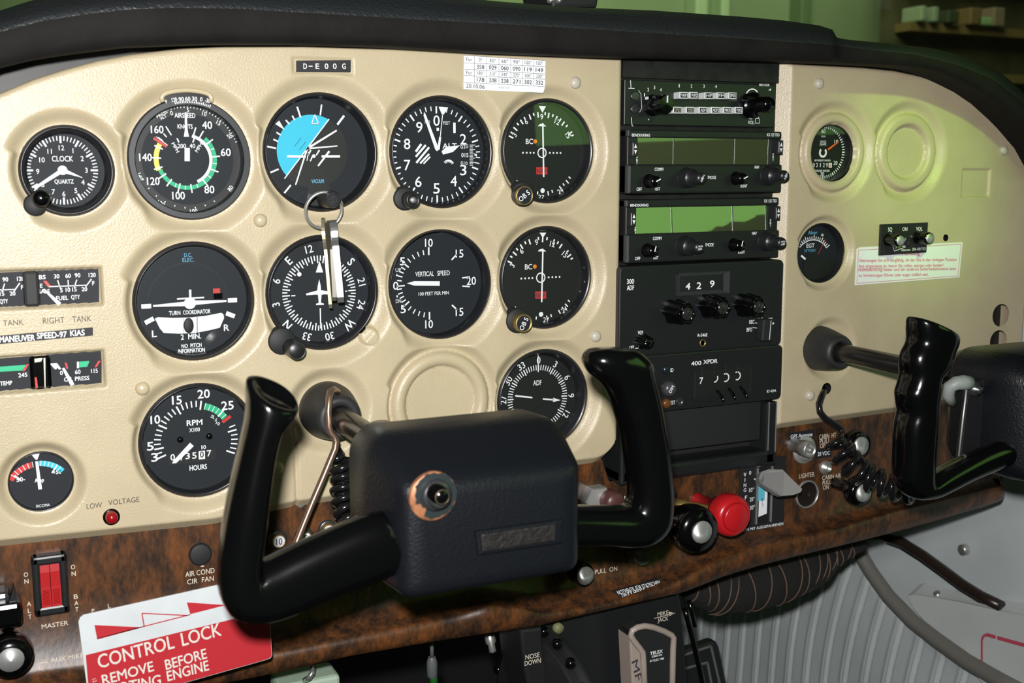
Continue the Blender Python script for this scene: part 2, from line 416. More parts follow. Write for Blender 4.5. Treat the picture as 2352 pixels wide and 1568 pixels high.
def dish(X, Z, cx, cz, R, k, depth=.0070, cut=True):
    rho = np.hypot(X-cx, Z-cz); Ro = R*k
    if cut:
        a = np.degrees(np.arctan2(Z-cz, X-cx)) % 360
        Ro = R+(Ro-R)*(1-.45*smooth(a, 157, 161)*(1-smooth(a, 222, 240)))
    return depth*(1-smooth(rho, R*1.03, Ro))
def rrect(X, Z, x0, x1, z0, z1, depth, soft=.0015):
    d = np.maximum(np.maximum(x0-X, X-x1), np.maximum(z0-Z, Z-z1))
    return depth*(1-smooth(d, -soft*.3, soft))
def edge_roll(X, Z, x0, x1, zb, zt, r=.004, ch=.0105, chd=.013, left=True):
    d = Z-zb; y = chd*np.clip(1-d/ch, 0, 1)
    y = y+.0012*np.clip(1-d/.002, 0, 1)
    def rr(d): t = np.clip(1-d/r, 0, 1); return r*(1-np.sqrt(np.maximum(0, 1-t*t)))*.8
    y = np.maximum(y, rr(zt-Z)); y = np.maximum(y, rr(x1-X))
    if left: y = np.maximum(y, rr(X-x0))
    return y
# blank instrument position on the left cover
bk = P(1013, 925, 0); bsx = scl(1013, 925, 0)[0]
BKR_IN, BKR_OUT = 80*bsx, 112*bsx
def tor(X, Z, c, ri, ro, h):
    rho = np.hypot(X-c[0], Z-c[2]); t = (rho-(ri+ro)/2)/((ro-ri)/2); return h*np.sqrt(np.maximum(0, 1-t*t))
f0 = at(FC, -300, 345); f1 = at(FC, 893, 296); f2 = at(FC, 893, 610)
FUELR = (-.140, f1[0], f2[2], f1[2])
o1 = at(FC, 915, 1038); o2 = at(FC, 915, 1338); OILR = (-.140, o1[0], o2[2], o1[2])
dl = P(678, 137, YP); dr_ = P(806, 167, YP)
def h_left(X, Z, zb, zt):
    y = np.zeros_like(X)
    for n, k in (('clock', 1.40), ('asi', 1.34), ('ai', 1.36), ('alt', 1.36), ('vor', 1.30), ('tc', 1.32), ('hi', 1.36), ('vsi', 1.36), ('vor2', 1.32), ('rpm', 1.30), ('adf', 1.32), ('amp', 1.45)):
        cx, cz, R = GC[n]; y = np.maximum(y, dish(X, Z, cx, cz, R, k, cut=(n not in ('amp',))))
    y = np.maximum(y, dish(X, Z, bk[0], bk[2], BKR_OUT, 1.25))
    y = y-tor(X, Z, bk, BKR_IN, BKR_OUT, .0055)
    sb = P(752, 940, 0); y = np.maximum(y, dish(X, Z, sb[0], sb[2], .0205, 1.6, cut=False))
    bp = P(845, 770, 0); y = y-.0045*(1-smooth(np.hypot(X-bp[0], Z-bp[2]), .0055, .0072))*(y > .0005)
    y = np.maximum(y, rrect(X, Z, *FUELR, .006)); y = np.maximum(y, rrect(X, Z, *OILR, .006))
    y = np.maximum(y, rrect(X, Z, dl[0]-.001, dr_[0]+.001, dr_[2]-.001, dl[2]+.001, .0018))
    gx = P(681, 1080, YP)[0]
    y = y+.002*np.exp(-((X-gx)/.0012)**2)*(Z < -.098)
    y = y+edge_roll(X, Z, -.2, .381, zb, zt, left=False)
    return YP+y
LPT = [(float(P(*q, YP)[0]), float(P(*q, YP)[2])) for q in [(-320, 395), (-200, 320), (-90, 255), (0, 213), (80, 180), (150, 158), (225, 138), (300, 124), (420, 110), (545, 102), (700, 100), (900, 108), (1420, 128)]]
LPB = [(-.2, -.162), (-.08, -.163), (.06, -.167), (.115, -.162), (.348, -.1575)]
XR1 = .3815
def zb_left(x):
    b = interp(x, LPB); r = .022; t = np.clip((x-(XR1-r))/r, 0, 1); return b+r*(1-np.sqrt(np.maximum(0, 1-t*t)))
xsl = np.concatenate([np.arange(-.16, XR1-.004, .00105), XR1-np.array([.004, .003, .002, .0012, .0006, .0002, 0])])
left = sheet('instrument_panel_cover', xsl, zb_left, lambda x: interp(x, LPT), 300, h_left, [GC[n] for n in ('clock', 'asi', 'ai', 'alt', 'vor', 'tc', 'hi', 'vsi', 'vor2', 'rpm', 'adf', 'amp')], BEIGE)
tag(left, 'large grained beige instrument panel cover on the pilot side, left of the radios', 'panel')
# right cover
bk2 = at(FK, 1172, 820); BK2_IN = (1345-1000)/2/3.92*scl(2080, 350, 0)[0]; BK2_OUT = (1430-905)/2/3.92*scl(2080, 350, 0)[0]
vx, vz, vR = GC['vdo']; vt = at(FK, 512, 822); VT_OUT = (790-235)/2/3.92*scl(1910, 350, 0)[0]
sq0 = at(FK, 1700, 980, YP); sq1 = at(FK, 1925, 1215, YP)
XL2 = float(P(1786, 500, YP)[0])
def h_right(X, Z, zb, zt):
    y = np.zeros_like(X)
    y = np.maximum(y, dish(X, Z, vt[0], vt[2], VT_OUT, 1.32, .0055)); y = np.maximum(y, dish(X, Z, bk2[0], bk2[2], BK2_OUT, 1.34, .0055))
    y = y-tor(X, Z, vt, vR*1.0, VT_OUT, .006)-tor(X, Z, bk2, BK2_IN, BK2_OUT, .006)
    cx, cz, R = GC['egt']; y = np.maximum(y, dish(X, Z, cx, cz, R, 1.3, .0055))
    y = np.maximum(y, rrect(X, Z, sq0[0], sq1[0], sq1[2], sq0[2], .0022))
    sb = P(1900, 800, 0); y = np.maximum(y, dish(X, Z, sb[0], sb[2], .020, 1.5, .0045, cut=False))
    e = edge_roll(X, Z, XL2, .84, zb, zt, left=False)
    e = np.maximum(e, .010*np.clip(1-(X-XL2)/.0105, 0, 1))
    return YP+y+e
RPT = [(float(P(*q, YP)[0]), float(P(*q, YP)[2])) for q in [(1786, 143), (1900, 150), (1990, 155), (2060, 162), (2137, 178), (2188, 196), (2239, 224), (2290, 267), (2328, 313), (2351, 364)]]
RPT += [(RPT[-1][0]+.006, RPT[-1][1]-.018), (RPT[-1][0]+.011, RPT[-1][1]-.045), (RPT[-1][0]+.0135, RPT[-1][1]-.10)]
XR2 = RPT[-1][0]
RPB = [(.53, -.1475), (.68, -.145), (.86, -.139)]
xsr = np.concatenate([np.arange(XL2, XR2-.014, .00110), np.linspace(XR2-.014, XR2, 40)])
def zb_right(x):
    b = interp(x, RPB); r = .012; t = np.clip(((XL2+r)-x)/r, 0, 1); return b+r*(1-np.sqrt(np.maximum(0, 1-t*t)))
HOLE1 = tuple(at(FL, 1995, 872)[[0, 2]])+(.0108,); HOLE2 = tuple(at(FL, 1972, 1106)[[0, 2]])+(.0108,)
HOLE3 = tuple(at(FM, 430, 118)[[0, 2]])+(.0052,); HOLE4 = tuple(at(FL, 1500, 178)[[0, 2]])+(.0032,)
right = sheet('instrument_panel_cover', xsr, zb_right, lambda x: interp(x, RPT), 290, h_right, [GC['vdo'], GC['egt'], HOLE1, HOLE2, HOLE3, HOLE4], BEIGE)
tag(right, 'smaller beige panel cover with curved top corner, right of the radios', 'panel')
# domed caps over the panel screws
def cap(parent, px, py, r=.0046, m=None, name='screw_cap'):
    c = P(px, py, YP-.0002); b = MB()
    b.lathe(c, [(r*1.02, -.003), (r, .0004), (r*.93, .0016), (r*.7, .0028), (r*.4, .0034), (0.0001, .0036)], n=24)
    return b.build(name, m or BEIGE2, parent, fix=True)
for q in [(598, 506), (327, 892), (637, 1073)]: cap(left, *q)
for q in [(1321, 190), (1368, 772)]: cap(left, *q, m=GREYCAP)['label'] = 'greyer screw cap'
for q in [(1881, 192), (2305, 345), (1860, 908)]: cap(right, *q, m=GREYCAP)
b = MB(); pc = P(698, 1165, YP); b.lathe((pc[0], pc[1]-.002+.012, pc[2]), [(.0042, -.004), (.0042, .001), (.002, .0022), (.0001, .0024)], n=20); b.build('screw', STEEL, left, fix=True)
# printed words on the left cover
b = MB()
tx(b, FC, 'RIGHT', 483, 767, 52, 195, Y=YP-.0004); tx(b, FC, 'TANK', 737, 753, 52, 172, Y=YP-.0004); tx(b, FC, 'TANK', 120, 787, 48, 185, Y=YP-.0004)
tx(b, FC, 'LEFT', -130, 800, 48, 150, Y=YP-.0004)
tx(b, FE, 'LOW', 850, 1180, 46, 140, Y=YP-.0004); tx(b, FE, 'VOLTAGE', 1115, 1138, 46, 280, Y=YP-.0004)
b.words('printed_lettering', DGREY, left)
# black sub-panel behind the covers
b = MB()
xs = np.linspace(-.20, .86, 60); top = [(-.20, .10), (-.12, .14), (-.06, .163), (.02, .178), (.10, .186), (.30, .19), (.6, .19), (.70, .185), (.77, .17), (.82, .14), (.852, .09), (.86, .05)]
zt = interp(xs, top); pts = [(x, -.20) for x in xs]+[(x, z) for x, z in zip(xs[::-1], zt[::-1])]
b.prism(pts, .022, .026); b.build('sub_panel', BACKB)
tag(bpy.data.objects['sub_panel'], 'scuffed black metal sheet showing behind the rims of the beige panel covers', 'panel')
# ================================================================== round gauges
class G: pass
def gauge(key, name, label, depth, group=None, steps=None, rin=.955, dial=None, cat='gauge', bez=True, lip=.975):
    g = G(); cx, cz, R = GC[key]; g.R = R; g.c0 = (cx, cz)
    g.o = thing(name, label, cat, (cx, 0, cz), group); g.y = depth; g.t = depth-.0003
    b = MB(); pr = [(R*1.02, -.006), (R*1.02, -.0012), (R*.998, -.0004), (R*lip, .0002)]
    pr += steps or [(R*rin, -.0006)]
    pr = [(r if r < 2 else r, t) for r, t in pr]+[(pr[-1][0] if not steps else steps[-1][0], -depth-.001)]
    b._open((cx, cz), 0, pr, 0, 64); 
    if bez: b.build('bezel', BEZ, g.o, fix=False)
    b = MB(); b.disc((cx, cz), pr[-1][0]*1.01, depth, n=64); g.d = b.build('dial', dial or DIAL, g.o)
    return g
def glass(g, Y=.0012, k=.96):
    b = MB(); b.disc(g.c0, g.R*k, Y, n=48); b.build('glass', GLASS, g.o)
def marks(g, b, mats=None, name='dial_markings'): return b.build(name, mats or [WHT], g.o)
def part(g, name, b, m, **k): return b.build(name, m, g.o, **k)
def knob(g, fr, base, tip, r, yb, prof=None, m=None, name='knob', flute=None, n=32):
    """cylindrical knob whose front face centre is seen at tip (frame coords) at depth yt solved from r scale"""
# ---- clock
g = gauge('clock', 'panel_clock', 'small round clock with white hands at the far upper left of the panel', .012, steps=[(GC['clock'][2]*.95, .001), (GC['clock'][2]*.93, -.003), (GC['clock'][2]*.90, -.003), (GC['clock'][2]*.88, -.006), (GC['clock'][2]*.83, -.007)], cat='clock')
y = g.t; c = xz(FA, 560, 828, y); k = scl(145, 392, y)[1]/3.92; b = MB()
for i in range(60): b.tick(c, (245 if i % 5 == 0 else 266)*k, 308*k, i*6, (17 if i % 5 == 0 else 9)*k, y)
for t, u, v in (('12', 553, 625), ('11', 447, 657), ('1', 657, 650), ('2', 740, 722), ('3', 778, 827), ('4', 747, 935), ('5', 683, 1010), ('6', 575, 1040), ('7', 480, 1020), ('8', 385, 955), ('9', 340, 838), ('10', 378, 733)):
    tx(b, FA, t, u, v, 44, Y=y, bold=.00008)
tx(b, FA, 'CLOCK', 563, 723, 48, 190, Y=y, bold=.0001); tx(b, FA, 'QUARTZ', 577, 928, 36, 172, Y=y, bold=.0001); marks(g, b)
b = MB(); yy = y-.0015; sg(b, FA, 563, 827, 310, 990, 40, yy, w2=22); marks(g, b, name='minute_hand')
b = MB(); sg(b, FA, 563, 827, 742, 893, 42, yy-.0003, w2=4); b.disc(xz(FA, 563, 827, yy-.0004), 42*k, yy-.0005); marks(g, b, name='hour_hand')
glass(g, .004, .84)
b = MB(); q = at(FA, 315, 1140, -.005); b.lathe((q[0], .0, q[2]), [(.0068, -.006), (.0068, .0054), (.006, .0062), (.0001, .0062)], n=28); part(g, 'lug', b, BLKM, fix=True)
b = MB(); q = at(FA, 375, 1080, -.012); b.lathe((q[0]-.0003, 0.0, q[2]), [(.003, 0), (.003, .008), (.0050, .009), (.0055, .012), (.005, .0145), (.003, .0158), (.0001, .016)], n=24); part(g, 'setting_knob', b, BLKG, fix=True)
# ---- airspeed
R = GC['asi'][2]
g = gauge('asi', 'airspeed_indicator', 'airspeed gauge with white, green and yellow speed arcs, top left of the big dials', .009, steps=[(R*.97, .0006), (R*.90, .0004), (R*.885, -.002), (R*.885, -.009)], dial=DIALB)
b = MB(); b.disc(g.c0, R*.765, .0087, n=64); part(g, 'speed_dial', b, DIAL)
b = MB(); b.arc(g.c0, R*.905, R*.992, 0, 360, -.0007, 0, 72); part(g, 'scale_ring', b, mat('ring_reflection', (.017, .021, .026), .5))  # bluish-grey tone paints in the reflection on the outer ring
y = .0083; c = xz(FA, 1680, 730, y); k = scl(430, 366, y)[1]/3.92; b = MB()
b.arc(c, 205*k, 233*k, 15, 156, y); b.arc(c, 236*k, 273*k, 42, 249, y, 1); b.arc(c, 246*k, 290*k, 249, 301, y, 2); b.tick(c, 205*k, 340*k, 304, 24*k, y-.0001, 3); b.tick(c, 205*k, 330*k, 308, 6*k, y-.0001)
for a in (18, 32, 53, 84, 112, 143, 173, 197, 218, 236, 253, 273, 294): b.tick(c, 225*k, 304*k, a, 12*k, y-.0001)
for a in (68, 98, 128, 160, 185, 205): b.tick(c, 236*k, 273*k, a, 7*k, y-.0001)
for a, r0, r1 in ((309, 260, 310), (320, 260, 300), (330, 250, 340)): b.tick(c, r0*k, r1*k, a, 11*k, y)
for t, u, v in (('40', 1865, 420), ('60', 2033, 665), ('80', 1885, 1000), ('100', 1608, 1055), ('120', 1380, 925), ('140', 1310, 710), ('160', 1415, 460)): tx(b, FA, t, u, v, 66, 88 if len(t) == 2 else 112, Y=y, bold=.0002)
tx(b, FA, 'AIRSPEED', 1665, 333, 42, 186, Y=y, bold=.00012); tx(b, FA, 'KNOTS', 1667, 433, 38, 136, Y=y, bold=.0001)
tx(b, FA, '200', 1637, 608, 38, Y=y, bold=.0001); tx(b, FA, '40', 1732, 607, 38, Y=y, bold=.0001); tx(b, FA, 'MPH', 1580, 622, 30, 95, 62, Y=y, bold=.0001); tx(b, FA, 'MPH', 1790, 622, 30, 90, -55, Y=y, bold=.0001)
for a in (-22, 22): b.tick(c, 165*k, 205*k, a, 12*k, y)
# rotating outer scale
yo = -.0011; co = g.c0; k0 = scl(437, 365, yo)[1]/3.92
for i, (t, u) in enumerate((('120', 1570), ('90', 1632), ('60', 1690), ('30', 1752), ('0', 1812), ('-30', 1868))): tx(b, FA, t, u, (192, 187, 183, 183, 188, 200)[i], 36, 46 if len(t) > 1 else None, (-12, -7, -2, 3, 8, 13)[i], Y=yo, bold=.00008)
tx(b, FA, '°F', 1490, 212, 30, 36, -20, Y=yo)
for i in range(21): b.tick(co, 502*k0, (520 if i % 4 else 530)*k0, -13+i*1.75, 7*k0, yo)
yr = .0083
for t, u, v, r in (('0', 1545, 312, -15), ('5', 1692, 285, 0), ('10', 1840, 318, 12), ('15', 1968, 400, 30), ('20', 2068, 515, 50), ('80', 2075, 990, 125), ('100', 1745, 1195, 175), ('120', 1450, 1125, 208), ('140', 1260, 885, 252)): tx(b, FA, t, u, v, 38, None, r if v < 600 else r-180 if t in ('100', '80') else r-180, Y=yr, bold=.00006)
tx(b, FA, 'PRESS', 1458, 322, 26, 110, -30, Y=yr, bold=.00006); tx(b, FA, 'ALT', 1470, 350, 26, 62, -28, Y=yr, bold=.00006)
for i in range(26): b.tick(co, 466*k0, (476 if i % 5 else 490)*k0, -20+i*3.6, 8*k0, yr)
for i in range(9): b.tick(co, 440*k0, 452*k0, 150+i*12, 9*k0, yr)
marks(g, b, [WHT, GRN, YEL, RED])
b = MB(); yy = y-.0015; pg(b, FA, [(1664, 305), (1680, 305), (1690, 470), (1702, 525), (1655, 525), (1664, 470)], yy); pg(b, FA, [(1662, 625), (1709, 625), (1709, 745), (1662, 745)], yy); part(g, 'needle', b, WHT)
b = MB(); b.arc(g.c0, R*.99, R*1.115, -22, 19, -.0005, 0, 14); part(g, 'temperature_window', b, BEZ)
b = MB(); pth = [(co[0]+math.sin(math.radians(a))*r, -.0022, co[1]+math.cos(math.radians(a))*r) for a, r in [(-24, R*1.02), (-23.5, R*1.09), (-21, R*1.125)]+[(a, R*1.135) for a in np.linspace(-18, 15, 12)]+[(18, R*1.125), (20.5, R*1.09), (21, R*1.02)]]
b.tube(pth, .0016, 10); b.build('window_rim', BEIGE2, left, fix=True)
glass(g, .001, .88)
# ---- attitude
R = GC['ai'][2]
g = gauge('ai', 'attitude_indicator', 'attitude gauge with tilted sky-blue half disc, keys hanging from its knob', .014, steps=[(R*.97, .0004), (R*.955, -.003), (R*.955, -.008), (R*.93, -.009), (R*.93, -.0135)])
y = g.t; b = MB()
c = xz(FB, 540, 658, y); k = scl(718, 348, y)[1]/3.92
b.disc(c, 330*k, y, 3, 64)
h0 = np.array(xz(FB, 690, 366, y)); h1 = np.array(xz(FB, 288, 902, y)); n = np.array([-(h1-h0)[1], (h1-h0)[0]])
a0 = math.degrees(math.atan2(h0[0]-c[0], h0[1]-c[1])); a1 = math.degrees(math.atan2(h1[0]-c[0], h1[1]-c[1]))-0
if a1 > a0: a1 -= 360
pts = [(c[0]+330*k*math.sin(math.radians(a)), c[1]+330*k*math.cos(math.radians(a))) for a in np.linspace(a0, a1, 40)]
b.poly(pts, y-.0002, 1); y2 = y-.0004
sg(b, FB, 690, 366, 288, 902, 10, y2)
for q in ((492, 632, 758, 468, 20), (492, 632, 764, 608, 15), (492, 632, 388, 958, 16), (525, 645, 500, 692, 15), (602, 645, 574, 692, 15), (692, 655, 590, 788, 20), (505, 660, 490, 740, 10), (545, 690, 520, 745, 14)): sg(b, FB, *q, y2, 0, q[4]*.75)
sg(b, FB, 438, 535, 380, 610, 4, y2, 2); sg(b, FB, 480, 570, 422, 647, 4, y2, 2)
for q in ((402, 255, 432, 350, 16), (622, 235, 610, 332, 14), (825, 335, 764, 416, 20), (300, 375, 332, 412, 14), (357, 335, 381, 375, 14), (215, 485, 253, 509, 14), (188, 548, 230, 568, 14), (132, 612, 213, 630, 15), (155, 850, 235, 816, 15), (278, 1042, 345, 960, 16)): sg(b, FB, *q, y2)
pg(b, FB, [(205, 410), (240, 380), (290, 465)], y2)
y3 = y-.004
for q in ((562, 325, 533, 408, 9), (562, 325, 594, 408, 9), (530, 408, 597, 408, 9)): sg(b, FB, *q, y3)
marks(g, b, [WHT, SKY, INK, DIALB])
b = MB(); sg(b, FB, 312, 702, 480, 704, 22, y3); sg(b, FB, 622, 702, 788, 702, 22, y3); b.disc(xz(FB, 553, 700, y3), 16*k, y3); part(g, 'miniature_aircraft', b, WHT)
b = MB(); pg(b, FB, [(518, 818), (645, 820), (662, 880), (700, 1000), (700, 1150), (480, 1140), (505, 960)], y-.003); part(g, 'mask_plate', b, DIALB)
b = MB(); tx(b, FB, 'VACUUM', 587, 925, 34, 112, Y=y-.0033, bold=.0001); part(g, 'mask_lettering', b, BLU)
glass(g, .001, .95)
q = at(FB, 735, 1090, -.024); KN_AI = (q[0], -.024, q[2]); b = MB(); r = 74/3.92*scl(767, 458, -.024)[0]
b.lathe((q[0], .006, q[2]), [(r*.55, 0), (r*.55, .008), (r*1.05, .009), (r*1.05, .026), (r*.9, .029), (r*.86, .030), (0.0001, .030)], n=36); part(g, 'adjusting_knob', b, KNUR, fix=True)
# ---- altimeter
R = GC['alt'][2]
g = gauge('alt', 'altimeter', 'altimeter with a striped patch and three white hands pointing near zero', .010, steps=[(R*.965, .0004), (R*.935, -.004), (R*.92, -.0095)])
y = g.t; c = xz(FB, 1659, 685, y); k = scl(1003, 354, y)[1]/3.92; b = MB()
for i in range(50): b.tick(c, (368 if i % 5 == 0 else 390)*k, 432*k, i*7.2, (15 if i % 5 == 0 else 10)*k, y)
for t, u, v in (('0', 1657, 380), ('1', 1818, 445), ('2', 1897, 548), ('3', 1898, 825), ('4', 1812, 925), ('5', 1657, 990), ('6', 1493, 930), ('7', 1393, 780), ('8', 1392, 590), ('9', 1502, 440)): tx(b, FB, t, u, v, 92, 20 if t == '1' else 56, Y=y, bold=.00015)
tx(b, FB, 'FEET', 1748, 400, 30, 62, Y=y); tx(b, FB, '100', 1575, 393, 28, 45, Y=y); tx(b, FB, 'ALT', 1775, 608, 48, 128, Y=y, bold=.0001)
tx(b, FB, '020', 1907, 612, 36, 68, -8, Y=y); tx(b, FB, '015', 1912, 690, 36, 62, Y=y, bold=.0001); tx(b, FB, '010', 1905, 762, 30, 60, 6, Y=y)
for i in range(15): sg(b, FB, 1955, 600+i*13, 1985 if i % 3 else 2005, 600+i*13, 5, y)
pg(b, FB, [(1992, 690), (2020, 676), (2020, 704)], y)
for q in ((1470, 660, 1520, 590, 22), (1470, 705, 1560, 600, 20), (1475, 760, 1590, 620, 20), (1510, 765, 1590, 680, 18), (1540, 768, 1600, 705, 14)): sg(b, FB, *q, y)
b.arc(xz(FB, 1765, 790, y), 36*k, 60*k, -50, 62, y, 0, 12)
tx(b, FB, 'IMDA', 1768, 757, 20, 70, 8, Y=y-.0001, mi=1)
sg(b, FB, 1668, 445, 1668, 472, 24, y); marks(g, b, [WHT, INK])
b = MB(); pg(b, FB, [(1545, 300), (1562, 330), (1680, 640), (1662, 655), (1645, 640), (1540, 335)], y-.001); part(g, 'hundreds_hand', b, WHT)
b = MB(); pg(b, FB, [(1702, 656), (1745, 615), (1868, 602), (1805, 662), (1715, 686)], y-.0014); part(g, 'thousands_hand', b, WHT)
b = MB(); sg(b, FB, 1674, 640, 1690, 525, 24, y-.002, w2=20); sg(b, FB, 1690, 530, 1712, 320, 8, y-.002); pg(b, FB, [(1675, 255), (1762, 262), (1722, 325), (1705, 325)], y-.002); part(g, 'ten_thousands_hand', b, WHT)
glass(g, .001, .94)
b = MB(); q = at(FB, 1345, 1080, 0); b.lathe((q[0], .0, q[2]), [(.0085, -.006), (.0085, .0062), (.007, .0070), (.0001, .0070)], n=28); part(g, 'lug', b, BLKM, fix=True)
q = at(FB, 1450, 1095, -.016); b = MB(); r = 72/3.92*scl(950, 458, -.016)[0]; b.lathe((q[0], .004, q[2]), [(r*.8, 0), (r, .006), (r, .018), (r*.85, .020), (r*.6, .0200), (r*.5, .0185), (0.0001, .0185)], n=32); part(g, 'setting_knob', b, BLK, fix=True)
b = MB(); b.lathe((q[0], -.0145, q[2]), [(r*.36, 0), (r*.36, .0012), (.0001, .0016)], n=20); part(g, 'knob_screw', b, ALU, fix=True)
# ---- course deviation indicators
def cdi(key, fr, s, label, numbers, ticks_up, o):
    R = GC[key][2]; g = gauge(key, 'course_deviation_indicator', label, .010, 'course deviation indicators', steps=[(R*.965, .0004), (R*.93, -.004), (R*.92, -.0095)], dial=DIALB)
    y = g.t; k = scl(*fr(*o['c'])[:2], y)[1]/s; c = xz(fr, *o['c'], y); b = MB(); S = o['S']
    pg(b, fr, o['tri'], y-.0004)
    for t, u, v, r in numbers: tx(b, fr, t, u, v, 48*S, None, r, Y=y, bold=.00014)
    for i, a in enumerate(ticks_up): b.tick(c, (318 if i % 2 == 0 else 340)*S*k, 366*S*k, a, 14*S*k, y)
    for i, a in enumerate((128, 135, 142, 149, 163, 170, 187, 213, 219, 225)): b.tick(c, 352*S*k, (392 if i % 2 else 378)*S*k, a, 12*S*k, y)
    tx(b, fr, '24', *o['24'], 44*S, None, -28, Y=y, bold=.0001); tx(b, fr, '27', *o['27'], 44*S, None, 5, Y=y, bold=.0001)
    b.arc(c, 36*S*k, 47*S*k, 0, 360, y, 0, 40)
    for d in (-170, -137, -104, -74, 70, 103, 135, 167): b.disc((c[0]+d*S*k*1.14, c[1]+.0), 9*S*k, y, 0, 12)
    tx(b, fr, 'BC', *o['bc'], 46*S, 64*S, Y=y, bold=.00015); b.disc(xz(fr, *o['dot'], y), 19*S*k, y-.0003, 2, 16)
    b.disc(xz(fr, *o['wd'], y), 22*S*k, y, 0, 24)
    u, v = o['nav']; w, h = 50*S, 32*S; pg(b, fr, [(u-w, v-h), (u+w, v-h), (u+w, v+h), (u-w, v+h)], y-.0002, 1); tx(b, fr, 'NAV', u, v, 42*S, 84*S, Y=y-.0004, mi=3, bold=.00012)
    u, v = o['logo']; pg(b, fr, [(u-38*S, v+10*S), (u-20*S, v-8*S), (u+8*S, v-14*S), (u+38*S, v+12*S)], y)
    marks(g, b, [WHT, RED, ORNG, INK])
    b = MB(); sg(b, fr, *o['n0'], *o['n1'], 15*S, y-.0022); part(g, 'needle', b, WHT)
    glass(g, .001, .94)
    b = MB(); q = at(fr, *o['lug'], 0); b.lathe((q[0], .0, q[2]), [(.0095, -.006), (.0095, .0062), (.0085, .0070), (.0001, .0070)], n=28); part(g, 'lug', b, BLKM, fix=True)
    yk = -.014; q = at(fr, *o['kn'], yk); r = o['kr']/s*scl(*fr(*o['kn'])[:2], yk)[1]
    b = MB(); b.lathe((q[0], .002, q[2]), [(r*.9, 0), (r, .003), (r, .0145), (r*.95, .016), (r*.84, .016), (r*.8, .0150), (.0001, .0150)], n=36); kn = part(g, 'setting_knob', b, o['km'], fix=True)
    b = MB(); b._open((q[0], q[2]), yk, [(r*1.0, -.002), (r*1.02, -.0005), (r*.95, .0002), (r*.86, .0001), (r*.82, -.0006)], 0, 36); part(g, 'knob_rim', b, BRASS)
    b = MB(); b.disc((q[0], q[2]), r*.84, yk+.0008, 1, 32)
    L = [('O', -1), ('B', 0), ('S', 1)]; a = math.radians(o['obs'])
    for t, i in L: b.text(t, (q[0]+i*r*.52*math.cos(a), q[2]+i*r*.52*math.sin(a)), r*.52, None, -o['obs'], yk+.0003, 0, .0001)
    part(g, 'knob_lettering', b, [WHT, DIAL])
cdi('vor', FF, 3.92, 'upper course deviation dial with orange BC lamp and red NAV flag, below the white card', (('3', 243, 508, -55), ('6', 347, 388, -25), ('9', 488, 345, 0), ('12', 628, 390, 24), ('15', 725, 512, 52)),
    (-66, -60, -52, -44, -37, -30, -21, -14, -7, 5, 11, 18, 25, 32, 39, 46, 58, 63), dict(c=(490, 670), S=1.0, tri=[(460, 247), (526, 250), (494, 310)], bc=(377, 567), dot=(428, 567), wd=(495, 1010), nav=(488, 832), logo=(490, 420), n0=(497, 402), n1=(505, 888), lug=(290, 1040), kn=(335, 1055), kr=86, km=BLK, obs=38, **{'24': (655, 1012), '27': (482, 1070)}))
cdi('vor2', FG, 2.851, 'lower course deviation dial with orange BC lamp and red NAV flag, above the bearing dial', (('3', 162, 312, -60), ('6', 222, 218, -33), ('9', 320, 160, -10), ('12', 425, 172, 15), ('15', 505, 240, 42)),
    (-64, -56, -49, -42, -34, -26, -19, -4, 3, 10, 22, 29, 36, 50, 57, 63), dict(c=(348, 392), S=.727, tri=[(340, 97), (384, 97), (362, 133)], bc=(268, 321), dot=(308, 319), wd=(350, 632), nav=(347, 506), logo=(356, 212), n0=(362, 208), n1=(354, 552), lug=(175, 668), kn=(240, 692), kr=60, km=BRASS, obs=62, **{'24': (502, 602), '27': (383, 668)}))
# ---- turn coordinator
R = GC['tc'][2]
g = gauge('tc', 'turn_coordinator', 'turn coordinator with a white aircraft symbol and white curved ball tube', .010, steps=[(R*.972, .0010), (R*.958, .0004), (R*.950, -.002), (R*.945, -.002), (R*.935, -.004), (R*.93, -.0095)])
y = g.t; k = scl(437, 692, y)[1]/3.92; b = MB(); c = xz(FC, 1700, 600, y)
b.arc(c, 348*k, 352*k, -80, 80, y, 3, 50)
for u, v, r in ((1317, 640, 0), (2093, 585, 0), (1345, 770, -26), (2075, 716, 24)):
    q = xz(FC, u, v, y); a = math.radians(-r); dx = np.array([math.cos(a), math.sin(a)])*42*k; b.seg(np.array(q)-dx, np.array(q)+dx, 40*k, y)
tx(b, FC, 'TURN', 1573, 700, 36, 102, Y=y, bold=.00012); tx(b, FC, 'COORDINATOR', 1772, 690, 36, 246, Y=y, bold=.00012); tx(b, FC, 'L', 1390, 887, 58, 42, Y=y, bold=.00025); tx(b, FC, 'R', 2040, 832, 56, 46, Y=y, bold=.00025)
tx(b, FC, '2  MIN.', 1720, 912, 46, 182, Y=y, bold=.00018); tx(b, FC, 'NO  PITCH', 1725, 993, 34, 180, Y=y, bold=.00015); tx(b, FC, 'INFORMATION', 1725, 1038, 36, 240, Y=y, bold=.00015)
tx(b, FC, 'D.C.', 1692, 178, 34, 68, Y=y, mi=1); tx(b, FC, 'ELEC.', 1695, 222, 34, 104, Y=y, mi=1)
pg(b, FC, [(1918, 480), (1980, 478), (1982, 520), (1920, 524)], y, 2)
marks(g, b, [WHT, BLU, RED, DIALB])
b = MB(); pg(b, FC, [(1922, 524), (2003, 520), (2003, 572), (1925, 576)], y-.0004); part(g, 'flag_window', b, BLKG)
b = MB(); pg(b, FC, [(1395, 750), (1420, 738), (1560, 744), (1720, 740), (1860, 724), (1992, 698), (2012, 712), (2018, 745), (1980, 832), (1900, 852), (1760, 880), (1620, 886), (1475, 880), (1440, 840)], y-.0004); tb = part(g, 'ball_tube', b, WHT)
